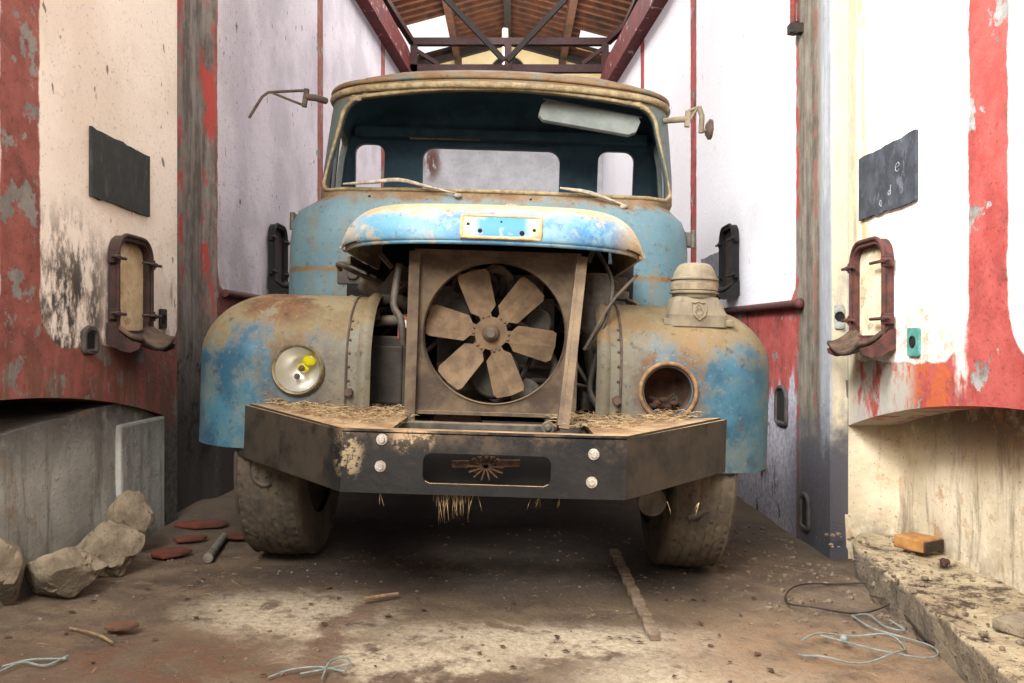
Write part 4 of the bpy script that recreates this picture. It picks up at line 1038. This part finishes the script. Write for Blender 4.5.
# ================================================================ things around the truck
simple('hatch_iron', '3d211d', '21140f', 22, .8, dust=.3, dcol='6b5a48')
def door_mat(name, a, b):
    s = NB(name, .95); c = s.mix(s.ss(s.noise(8, 8, .7), .35, .65), a, b)
    c = s.mix(s.mul(s.ss(s.z, .30, .40), s.ss(s.noise(9, 6, .7, off=3), .2, .5)), c, '4a3b2c'); c = s.mix(s.mul(s.ss(s.noise(18, 8, .75, off=5), .55, .66), .7), c, '8a6a48')  # shade at the door top painted into its colour, then brown stains
    s.color(c); s.bump(s.noise(25, 8, .7), .4, .01); MT[name] = s.m
door_mat('hatch_cream', 'd2bf9c', 'b39a74')
simple('spout_iron', '5d4936', '36261c', 18, .85); simple('old_black', '070606', '120e0c', 22, .8)
simple('hatch_face', '1c1511', '33281f', 12, .95)
GH = 'iron hatches on the vat walls'
def hatch(label, loc, rotz, iron, face, spout, w=.30, h=.41, gaps=True):
    t = thing('vat_hatch', label, 'hatch', loc, rotz, GH)
    # own space: x along the wall, -y out of it, z up
    fr = MB(); out = rrect(-w / 2, w / 2, 0, h, .02, 8, .085); inn = rrect(-w / 2 + .020, w / 2 - .020, .02, h - .022, .01, 8, .066)
    for (A, B, a, b) in ((out, inn, -.042, -.042), (out, out, -.042, -.002), (inn, inn, -.042, -.012)):
        fr.loft([[(x, a, z) for x, z in A], [(x, b, z) for x, z in B]])
    fr.tube([(x, -.042, z) for x, z in out], .009, 8, closed=True)
    fr.build('frame', iron, t, smooth=40, weld=1e-4)
    d = MB(); d.prism(inn, -.014, -.003); d.prism([(x * .86, .02 + (z - .02) * .9) for x, z in inn], -.018, -.014); d.build('door', face, t, bevel=.004)
    for (x, z) in ((-w / 2, .31), (w / 2, .31), (-w / 2, .085), (w / 2, .085)):
        s = 1 if x > 0 else -1
        b = MB(); b.box((x + s * .006, -.03, z), (.03, .04, .042)); b.cyl((x + s * .03, -.045, z), (x + s * .0, -.045, z), .014, seg=6)
        b.cyl((x + s * .075, -.05, z), (x - s * (.10 if s > 0 else .05), -.05, z), .007, seg=8); b.build('clamp_bolt', iron, t, bevel=.004)
    s = MB()
    def sp(u, v):
        x = (-.5 + u) * (w * (1.04 + .03 * v)); c = (2 * u - 1) ** 2
        y = -.02 - .122 * v; z = .0 - .065 * math.sin(v * 1.5) + .05 * c * v * (.6 + .4 * v) + .05 * c * (1 - v)
        return Vector((x, y, z))
    s.grid(sp, 20, 12); o = s.build('spout', spout, t, smooth=60)
    sm = o.modifiers.new('S', 'SOLIDIFY'); sm.thickness = .016
    k = MB()
    for sg in (-1, 1): k.prism([(-.003, .05), (-.03, .035), (-.06, .005), (-.09, -.02), (-.12, -.028), (-.14, -.036), (-.135, -.055), (-.10, -.070), (-.06, -.062), (-.03, -.045), (-.003, -.035)], sg * w * .53 - .008, sg * w * .53 + .008, 'X')
    islands(k, 'bracket', iron, t)
    return t
H1 = hatch('rusty iron hatch with cream panel and spout on left wall below a black board', (-1.618, 3.35, .945), PI / 2, MT['hatch_iron'], MT['hatch_cream'], MT['spout_iron'])
H2 = dup(H1, (1.498, 3.285, .925), -PI / 2, 'rusty iron hatch with pale panel and spout on the bright right wall')
simple('red_hatch_iron', '5a3029', '36201b', 22, .8); door_mat('pale_panel', 'e6dabf', 'c9b48e')
for c in H2.children:
    n = c.name.split('.')[0]
    c.data = c.data.copy(); c.data.materials[0] = {'door': MT['pale_panel'], 'spout': MT['spout_iron']}.get(n, MT['red_hatch_iron'])
H3 = hatch('black iron hatch on the far right wall behind the dusty air cleaner', (1.418, 5.14, 1.25), -PI / 2, MT['old_black'], MT['hatch_face'], MT['old_black'])
H4 = dup(H3, (-1.618, 5.45, 1.30), PI / 2, 'black iron hatch on the far left wall beside the truck cab')

def slate_mat(name, a, b, c3):
    s = NB(name, .8); n = s.noise(10, 9, .7)
    c = s.mix(s.ss(n, .4, .65), a, b); c = s.mix(s.mul(s.ss(s.noise(16, 8, .75, (1, 1, .5), 3), .55, .66), .6), c, c3); s.color(c); s.bump(s.noise(40, 6, .7), .3, .006); return s.m
def board(label, x, y0, y1, z0, z1, sd, mat):
    m = MB(); n = 14
    P = [(y0 + (y1 - y0) * k / n, z0 + random.uniform(-.004, .004)) for k in range(n + 1)] + [(y1, z0 + (z1 - z0) * k / 8) for k in range(1, 8)] + \
        [(y1 - (y1 - y0) * k / n, z1 + random.uniform(-.004, .004)) for k in range(n + 1)] + [(y0, z1 - (z1 - z0) * k / 8) for k in range(1, 8)]
    m.prism(P, x - sd * .002, x - sd * .014, 'X')
    return tag(m.build('slate_board', mat), label, 'board', 'black boards painted on the vat walls')
board('plain black slate board high on the cream left wall', -1.62, 3.06, 3.55, 1.475, 1.742, -1, slate_mat('slate_dark', '1d1f1c', '2a2c29', '43423f'))
RB = board('scratched black slate board with chalk marks on the bright right wall', 1.5, 2.95, 3.43, 1.44, 1.70, 1, slate_mat('slate_worn', '2b2f36', '43474f', '7a7e87'))
board('small grey board on far right wall partly behind the air cleaner', 1.42, 5.42, 5.95, 1.27, 1.53, 1, slate_mat('slate_grey', '757983', '8a8e96', 'a5a8ae'))
simple('chalk', 'a8acb2', '8a9098', 60, bump=0)
def chalk(px, py, pts, sc):        # strokes drawn on the right board
    c = W(px, py, 1.5 * F / (px - CX)); m = MB()
    for st in pts: m.tube([(1.4855, c.y - a * sc, c.z + b * sc) for a, b in st], .0014, 5, 4)
    return m
ck = chalk(901, 167, [[(-.5, 0), (.5, .1), (.4, .5), (0, .6), (-.5, .2), (-.4, -.4), (.1, -.6), (.5, -.4)]], .028)
ck.build('chalk_letter', MT['chalk'], RB)
ck = chalk(893, 191, [[(.4, .9), (.35, .2), (.3, -.6)], [(.3, -.1), (-.1, .1), (-.4, -.3), (-.1, -.6), (.3, -.3)]], .026); ck.build('chalk_letter', MT['chalk'], RB)
ck = chalk(884, 203, [[(.4, .2), (0, .5), (-.4, .1), (-.2, -.4), (.2, -.4), (.4, .1)], [(.2, -.4), (.3, -.7)]], .022); ck.build('chalk_letter', MT['chalk'], RB)

# little tap plates
simple('verdigris', '5f9f92', '3f7f78', 30, .8); simple('zinc', 'a5a8a4', '82857f', 30, .8)
def tap_plate(label, x, y, z, sd, w, h, mat):
    t = thing('tap_plate', label, 'plate', (x, y, z - h / 2), PI / 2 if sd < 0 else -PI / 2, 'small metal plates on the vat walls')
    m = MB(); m.prism(rrect(-w / 2, w / 2, 0, h, .008), -.010, -.002); m.build('plate', mat, t)
    m = MB(); m.lathe([(.001, -.012), (.014, -.012), (.017, -.016), (.022, -.014), (.022, -.008)], (0, 0, h * .52), 'Y', 16); m.build('spindle_hole', MT['dark_hole'], t)
    return t
tap_plate('green verdigris plate on right wall to the right of the pale hatch', 1.5, 2.975, .918, 1, .085, .105, MT['verdigris'])
zp = tap_plate('grey metal plate on the corner strip beside the pale right hatch', 1.458, 3.570, 1.03, 1, .042, .105, MT['zinc']); zp.rotation_euler[2] = 0
tap_plate('small black plate on left wall to the right of the hatch', -1.62, 3.70, 1.025, -1, .07, .09, MT['dark_iron'])
# niches in the lower right wall and the stain-dark hole on the left
def niche(label, x, y, z, sd, w, h):
    t = thing('drain_opening', label, 'opening', (x, y, z), PI / 2 if sd < 0 else -PI / 2)
    m = MB(); m.prism(rrect(-w / 2, w / 2, 0, h, .02, 6, w * .4), -.006, -.0015); m.build('hole', MT['dark_hole'], t)
    m = MB(); m.tube([(a, -.006, b) for a, b in rrect(-w / 2, w / 2, 0, h, .02, 6, w * .4)], .012, 6, closed=True); m.build('rim', MT['niche_rim'], t)
simple('niche_rim', '4f4845', '3a3330', 20)
niche('small arched opening in red far right wall beside the truck wing', 1.42, 4.20, .49, 1, .16, .19)
niche('dark narrow slot low in the right wall near the corner', 1.42, 3.86, .02, 1, .10, .16)
niche('dark square opening low on left wall left of the hatch', -1.62, 3.06, .88, -1, .09, .09)
# pipe on the corner pillar
m = MB(); m.tube([W(799, 34, 3.92) + Vector((-.03, 0, 0)), W(799, -20, 3.92) + Vector((-.03, 0, 0)), W(799, -300, 3.92) + Vector((-.03, 0, 0))], .014, 10)
simple('red_pipe', '8f3a30', '5d2a25', 30)
PP = tag(m.build('drain_pipe', MT['red_pipe'], smooth=50), 'thin red iron pipe hanging at the top of the right corner pillar', 'pipe')
m = MB(); p = W(800, 29, 3.92); m.box(p + Vector((-.02, 0, 0)), (.07, .05, .045)); m.cyl(p + Vector((-.02, 0, -.025)), p + Vector((-.03, 0, .03)), .024); m.build('bracket', MT['dark_iron'], PP)

# catwalk railing between the vats
simple('dark_red_rail', '3d1a1a', '2a1213', 20, .7)
YR = 10.4; zt, zm = W(0, 42, YR).z, W(0, 69, YR).z
xl, xr = W(412, 0, YR).x, W(608, 0, YR).x
RL = thing('catwalk_railing', 'dark red iron railing of the catwalk high between the vats', 'railing', (0, YR, 4.0))
def rp(nm, a, b, w=.07, h=.07): m = MB(); m.bar(Vector(a) - Vector((0, YR, 4)), Vector(b) - Vector((0, YR, 4)), w, h); return m.build(nm, MT['dark_red_rail'], RL)
rp('top_rail', (xl, YR, zt), (xr, YR, zt), .08, .09); rp('mid_rail', (-1.4, YR, zm), (1.3, YR, zm), .07, .1); rp('mid_rail', (-.1, YR + 1, zm - .06), (1.2, YR + 1, zm - .06), .06, .06)
for px in (508, 605, 414): rp('post', (W(px, 0, YR).x, YR, 4.2), (W(px, 0, YR).x, YR, zt), .09 if px != 414 else .07, .09)
rp('brace', W(417, 51, YR), W(438, 64, YR), .05, .05); rp('brace', W(604, 48, YR), W(582, 64, YR), .05, .05)
rp('side_rail', (xr, YR, zt), (xr + .16, YR - .5, zt + .02)); rp('side_rail', (xr + .16, YR - .5, zt + .02), (1.53, 6.5, zt + .05))
rp('side_rail', (xl, YR, zt), (-1.72, 6.5, zt))
m = MB(); m.box2((-1.45, YR - .02, 4.12), (1.4, YR + .9, 4.2)); struct(m.build('slab_catwalk', MT['dark_iron']))

# stones heaped along the left wall
def stone_mat():
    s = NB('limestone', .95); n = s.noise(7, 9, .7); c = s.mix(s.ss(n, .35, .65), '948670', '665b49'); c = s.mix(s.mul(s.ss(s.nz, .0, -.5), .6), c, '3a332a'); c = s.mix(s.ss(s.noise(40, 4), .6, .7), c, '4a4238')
    s.color(c); s.bump(s.add(s.noise(20, 8, .7), s.noise(60, 4)), .5, .02); return s.m
MST = stone_mat()
def stone(label, px, py, r, sc, seed, dy=0, mat=None, up=.5, nm='stone', grp='rough stones along the left wall'):
    p = G(px, py); m = MB(); bmesh.ops.create_icosphere(m.bm, subdivisions=4, radius=1)
    off = Vector((seed * 7.3, seed * 3.1, seed))
    for v in m.bm.verts:
        q = v.co.copy(); k = 1 + .35 * mnoise.noise(q * 1.1 + off) + .14 * mnoise.noise(q * 3 + off) + .06 * mnoise.noise(q * 8 + off)
        # chipped flat faces
        for j in range(6):
            nn = mnoise.random_unit_vector() if False else Vector((math.sin(seed * 9 + j * 2.1), math.cos(seed * 5 + j * 1.3), math.sin(seed * 3 + j * 4.7))).normalized()
            dd = q.dot(nn) * k
            if dd > .72: k *= .72 / dd * 1.0 if dd else 1
        v.co = Vector((q.x * sc[0], q.y * sc[1], q.z * sc[2])) * r * k
    zmin = min(v.co.z for v in m.bm.verts)
    o = m.build(nm, mat or MST, smooth=28); o.location = p + Vector((0, dy, -zmin - r * .08 + up * 0)); return tag(o, label, 'stone', grp)
stone('pale rough stone cut off at the left edge of the picture', -3, 612, .112, (.9, 1, 1.15), 1)
stone('large pale flat-faced stone second from the left by the wall', 62, 600, .112, (1.2, 1, .8), 2)
stone('pale rounded stone in the middle of the heap by the left wall', 105, 577, .105, (1.15, 1, .95), 3)
stone('upright pale stone at the right end of the heap by the left wall', 128, 556, .115, (.75, .8, 1.15), 4)
stone('long grey stone lying behind the other stones at the left wall', 78, 560, .085, (1.3, .7, .7), 5, .16)
# red tile shards and rod by the left tyre
simple('terracotta', '6f3626', '4d291f', 16, .9)
simple('dead_tile', '6d4c38', '543b2c', 20)
def shard(label, px, py, w, d, a, tilt, grp='broken red tiles beside the left tyre', mat=None):
    m = MB(); pts = [(math.cos(2 * PI * k / 7) * w * random.uniform(.75, 1.1), math.sin(2 * PI * k / 7) * d * random.uniform(.75, 1.1)) for k in range(7)]
    m.prism(pts, 0, .014, 'Z'); o = m.build('tile_shard', mat or MT['terracotta'], bevel=.004); o.location = G(px, py, .012); o.rotation_euler = (tilt, 0, a); tag(o, label, 'tile', grp)
shard('oval red tile shard nearest the stones on the floor', 170, 557, .085, .07, .3, .05)
shard('long red tile shard lying behind the other shards by the wall', 203, 528, .15, .05, .1, .1)
shard('red tile shard beside the left tyre tread', 232, 540, .07, .05, -.5, -.06)
shard('dull red tile piece between the long shard and the rod', 190, 543, .08, .04, .5, .04)
shard('flat brown tile fragment on open floor left of the pale patch', 122, 632, .055, .03, .2, .03, None, MT['dead_tile'])
simple('grey_rod', '7d776d', '5d574e', 30)
m = MB(); a, b = G(208, 563, .02), G(224, 541, .02); m.cyl(a, b, .017, seg=12); m.cyl(a - (b - a) * .01, a + (b - a) * .1, .02, seg=12)
tag(m.build('metal_rod', MT['grey_rod'], smooth=40), 'short grey rod lying on the floor beside the left tyre', 'rod')
simple('floor_bar', '8d7d68', '6a5a48', 20, .95)
m = MB(); a, b = G(614, 552, .006), G(655, 640, .006)
for k in range(24):
    t0, t1 = k / 24, (k + 1) / 24
    m.bar(a + (b - a) * t0, a + (b - a) * t1, .038 + .006 * math.sin(k * 2.1), .018 + .004 * math.sin(k))
tag(m.build('floor_batten', MT['floor_bar']), 'long dusty batten sunk in the floor in front of right tyre', 'batten')
simple('straw_stick', '9a8462', '775f44', 30)
m = MB(); m.tube([G(364, 602, .012), G(383, 600, .016), G(398, 597, .012)], .006, 6); tag(m.build('stick', MT['straw_stick']), 'thin pale stick on the floor left of centre', 'stick')
m = MB(); m.tube([G(70, 632, .012), G(98, 640, .016), G(112, 646, .010)], .004, 6, 3); tag(m.build('stick', MT['straw_stick']), 'thin brown twig on the floor left of the pale patch', 'stick')
# on the step at the right
simple('ochre_wood', 'b08048', '8a5a2c', 14, .9); simple('char', '2a231d', '3a2f25', 30)
def brick_piece():
    t = thing('wood_block', 'small ochre wooden block with dark end on the right step', 'block', W(918, 552, 3.20) , .5)
    t.location.z = .088
    m = MB(); m.box((0, 0, .03), (.125, .13, .05)); m.jitter(.006, 20); m.build('block', MT['ochre_wood'], t, bevel=.008)
    m = MB(); m.box((0, -.068, .028), (.118, .006, .042)); m.build('burnt_end', MT['char'], t, bevel=.002)
brick_piece()
def on_step(px, py): 
    Y = (HC - .075) * F / (py - CY); return W(px, py, Y)
m = MB(); p = on_step(943, 567)
for k in range(9): m.ball((random.uniform(-.012, .012), random.uniform(-.012, .012), .014 + random.uniform(-.006, .008)), random.uniform(.009, .015), seg=8)
o = m.build('clod', simple('clod_brown', '4a2d22', '33201a', 60)); o.location = p; tag(o, 'dark brown clod on the right step beside the wooden block', 'clod')
m = MB(); m.box((0, 0, .02), (.12, .10, .035)); m.jitter(.008, 15); o = m.build('stone_slab', MST, bevel=.006); o.location = on_step(1022, 632); o.rotation_euler[2] = .4; tag(o, 'flat grey stone slab at right edge of the step', 'stone')
stone('grey fist sized stone at the foot of the right step', 884, 594, .038, (1.2, 1, .8), 8, 0, None, .5, 'stone', None)
stone('small red brick chip at the foot of the right step', 884, 582, .02, (1.2, 1, .7), 9, 0, MT['terracotta'], .5, 'brick_chip', None)

# loops of wire
simple('black_wire', '2a211b', '3a2e25', 40, .7); simple('grey_wire', '8d9490', '707874', 40, .6); simple('teal_cord', '8d9a92', '6d7b76', 40, .8)
def ell(cx, cy, rx, ry, a0=0, a1=360, n=26, ph=0):
    return [G(cx + rx * math.cos(math.radians(a0 + (a1 - a0) * k / n)), cy + ry * math.sin(math.radians(a0 + (a1 - a0) * k / n)), .012 + .008 * math.sin(k * .9 + ph)) for k in range(n + 1)]
m = MB(); m.tube(ell(843, 600, 58, 15) , .0032, 6, 2)
m.tube(ell(886, 595, 16, 9, 200, 540, 18, 1), .0032, 6, 2); m.tube(ell(928, 634, 14, 10, 160, 500, 18, 2), .0032, 6, 2)
m.tube([G(900, 612, .02), G(906, 622, .02), G(914, 630, .015), G(925, 645, .02), G(940, 652, .015)], .0045, 6, 4)
tag(m.build('wire_coil', MT['black_wire'], smooth=60), 'dark wire loops on the floor at the foot of the right step', 'wire')
m = MB(); m.tube(ell(850, 651, 55, 14, -150, 160, 26), .0028, 6, 2); m.tube([G(852, 619, .012), G(872, 632, .014), G(900, 640, .012), G(930, 650, .014), G(938, 658, .012), G(925, 662, .012), G(880, 655, .014), G(843, 645, .012), G(820, 639, .012)], .0028, 6, 5)
m.tube([G(852, 619, .012), G(868, 618, .012), G(885, 630, .012), G(905, 634, .012), G(890, 626, .02)], .0028, 6, 5)
m.ball(G(844, 644, .015), .014, seg=10)
tag(m.build('wire_coil', MT['grey_wire'], smooth=60), 'pale grey wire loops nearest the camera on the right floor', 'wire')
m = MB(); m.tube([G(268, 682, .012), G(290, 675, .014), G(318, 672, .014), G(345, 676, .012)], .0026, 6, 4); m.tube([G(322, 683, .012), G(330, 668, .018), G(346, 663, .014), G(350, 669, .014), G(334, 672, .012), G(300, 679, .014)], .0028, 6, 5)
tag(m.build('cord', MT['teal_cord'], smooth=60), 'pale teal cord tangled on the floor at the bottom centre', 'cord')
m = MB(); m.tube([G(0, 676, .012), G(22, 668, .016), G(45, 670, .012), G(68, 660, .012)], .0028, 6, 4); m.tube([G(2, 671, .012), G(30, 664, .012), G(66, 663, .012)], .0026, 6, 4)
tag(m.build('cord', MT['teal_cord'], smooth=60), 'pale cord lying on the floor in the bottom left corner', 'cord')

# loose stuff: straw on the bumper, straw hanging below, grit on the floor, leaf litter
simple('straw', 'ab946e', '7a6548', 60, .95, bump=0)
def blades(name, n, fn, mat, label, cat):
    m = MB()
    for k in range(n):
        p, d, w = fn()
        n_ = d.cross(Vector((random.uniform(-1, 1), random.uniform(-1, 1), .4))).normalized() * w
        mid = p + d * .5 + Vector((0, 0, random.uniform(0, .006)))
        a, b, c, e = p - n_, p + n_, mid + n_, mid - n_
        v = [m.bm.verts.new(q) for q in (a, b, c, e, p + d)]
        m.bm.faces.new(v[:4]); m.bm.faces.new((v[3], v[2], v[4]))
    return tag(m.build(name, mat, recalc=False), label, cat, None, 'stuff')
def on_bumper():
    while 1:
        x = random.choice((-1, 1)) * random.uniform(.28, .9) + random.gauss(0, .03); y = random.uniform(BF + .05, .14)
        if abs(x) < .9 and y > BF + (max(0, abs(x) - .45)) * 1.12 + .03 and (random.random() < .25 + .75 * max(0, (y + .3) / .44)): break
    a = random.uniform(0, 2 * PI); l = random.uniform(.015, .06)
    p = TM @ Vector((x, y, BZ1 + .019 + .032 * max(0, (abs(x) - .44) / .48) + random.random() ** 2 * .02)); return p, Vector((math.cos(a) * l, math.sin(a) * l, random.uniform(-.004, .012))), .0013
blades('straw', 2200, on_bumper, MT['straw'], 'dry straw and chaff scattered over the bumper top', 'straw')
def hang():
    g = random.random(); px = random.gauss(448, 7) if g < .45 else random.gauss(462, 7) if g < .7 else random.choice((440, 434, 532, 540, 560, 668, 380, 700))
    p = W(px, 489 + random.uniform(-3, 0), 2.52); p = TM @ Vector(((TMI @ p).x, BF + .03, BZ0 - .004)); l = random.uniform(.02, .10 if g < .7 else .05); return p, Vector((random.uniform(-.02, .02), random.uniform(-.01, .01), -l)), .0012
blades('hanging_straw', 60, hang, MT['straw'], 'wisps of dry straw hanging below the bumper slot', 'straw')
def litter():
    x = random.uniform(-1.5, 1.3); y = random.uniform(1.9, 3.4); z = FLZ(x, y)
    a = random.uniform(0, 2 * PI); l = random.uniform(.008, .045); return Vector((x, y, z + .004)), Vector((math.cos(a) * l, math.sin(a) * l, .003)), random.uniform(.0005, .0012)
def FLZ(x, y): return floor_z(x, y) + mnoise.fractal(Vector((x, y, 0)) * 1.6, 1, 2, 4) * .016 - .006 + (max(0, abs(x) - 1.15) * .05 if x < 0 else 0)
blades('floor_straw', 450, litter, MT['straw_stick'], 'bits of straw and twig littering the dirt floor', 'litter')
MGR = simple('grit', '857460', '5d4e40', 30)
def grit(name, n, mat, box, label, r0, r1):
    m = MB()
    for k in range(n):
        x = random.uniform(box[0], box[1]); y = random.uniform(box[2], box[3]); r = r0 + (r1 - r0) * random.random() ** 3
        z = FLZ(x, y) if not len(box) > 4 else box[4]
        bmesh.ops.create_icosphere(m.bm, subdivisions=1, radius=r, matrix=Matrix.Translation((x, y, z + r * .3)) @ Matrix.Rotation(random.random() * 6, 4, 'Z') @ Matrix.Diagonal((1.3, 1, .7, 1)))
    return tag(m.build(name, mat), label, 'gravel', None, 'stuff')
grit('gravel', 900, MGR, (-1.5, 1.25, 1.9, 4.2), 'pale grit and pebbles scattered over the dirt floor', .0015, .008)
grit('rubble', 260, MGR, (1.30, 1.66, 2.1, 3.5, .075), 'crumbled plaster rubble on top of the right step', .002, .013)
grit('rubble', 420, MGR, (.85, 1.38, 2.7, 4.2), 'small rubble on the floor in front of the right corner', .002, .013)
m = MB()
for k in range(60):
    x = random.uniform(-1.5, 1.2); y = random.uniform(1.9, 3.0); z = FLZ(x, y) + .006; a = random.random() * 6; l = random.uniform(.006, .018)
    d, e = Vector((math.cos(a), math.sin(a), .1)) * l, Vector((-math.sin(a), math.cos(a), .15)) * l * .6; p = Vector((x, y, z))
    v = [m.bm.verts.new(q) for q in (p - d, p - e + Vector((0, 0, .004)), p + d, p + e + Vector((0, 0, .004)))]; m.bm.faces.new(v)
tag(m.build('leaf_litter', simple('dead_leaf', '5d4230', '3d2b20', 30), recalc=False), 'dead brown leaves and scraps on the dirt floor', 'leaves', None, 'stuff')

# ================================================================ light and camera
w = bpy.data.worlds.new('daylight'); scene.world = w; w.use_nodes = True
bg = w.node_tree.nodes['Background']; bg.inputs[0].default_value = (1.0, .985, .96, 1); bg.inputs[1].default_value = .8
tcw = w.node_tree.nodes.new('ShaderNodeTexCoord'); spw = w.node_tree.nodes.new('ShaderNodeSeparateXYZ'); mrw = w.node_tree.nodes.new('ShaderNodeMapRange')
w.node_tree.links.new(tcw.outputs['Generated'], spw.inputs[0]); w.node_tree.links.new(spw.outputs[2], mrw.inputs[0])
mrw.interpolation_type = 'SMOOTHSTEP'; mrw.inputs[1].default_value = -.15; mrw.inputs[2].default_value = .30; mrw.inputs[3].default_value = .30; mrw.inputs[4].default_value = 1.12
w.node_tree.links.new(mrw.outputs[0], bg.inputs[1])          # overcast sky: dim ground, bright above the horizon
def area(name, loc, target, size, power, color=(1, 1, 1), sy=None):
    l = bpy.data.lights.new(name, 'AREA'); l.shape = 'RECTANGLE'; l.size = size; l.size_y = sy or size; l.energy = power; l.color = color
    o = bpy.data.objects.new(name, l); col.objects.link(o); o.location = loc
    o.rotation_euler = (Vector(target) - Vector(loc)).to_track_quat('-Z', 'Y').to_euler(); return o
area('doorway_light', (-1.0, -1.2, 3.6), (1.3, 3.2, 1.1), 1.8, 390, (1, .97, .92))
rw = area('window_light', (-.9, 1.5, 3.7), (1.5, 3.5, 1.5), 1.0, 62, (.97, .98, 1.0)); rw.data.spread = math.radians(85)  # fill lamp added to brighten the right wall, no window stands here
area('roof_light', (0, 8.2, 5.6), (0, 8.0, 0), 2.0, 200, (1, .98, .95), 4)  # fill lamp added to brighten the alley and walls behind the cab
area('roof_glow', (0, 12.5, 4.6), (0, 13.5, 7), 2.2, 260, (1, .95, .85), 3)  # fill lamp added below the roof, aimed up to brighten the boards
cam = bpy.data.cameras.new('camera'); co = bpy.data.objects.new('camera', cam); col.objects.link(co)
co.location = (0, 0, HC); co.rotation_euler = (PI / 2, 0, 0)
cam.sensor_width = 36; cam.lens = F / 1024 * 36; cam.clip_start = .05; cam.clip_end = 200
scene.camera = co
scene.view_settings.view_transform = 'Standard'; scene.view_settings.look = 'None'; scene.view_settings.exposure = 0
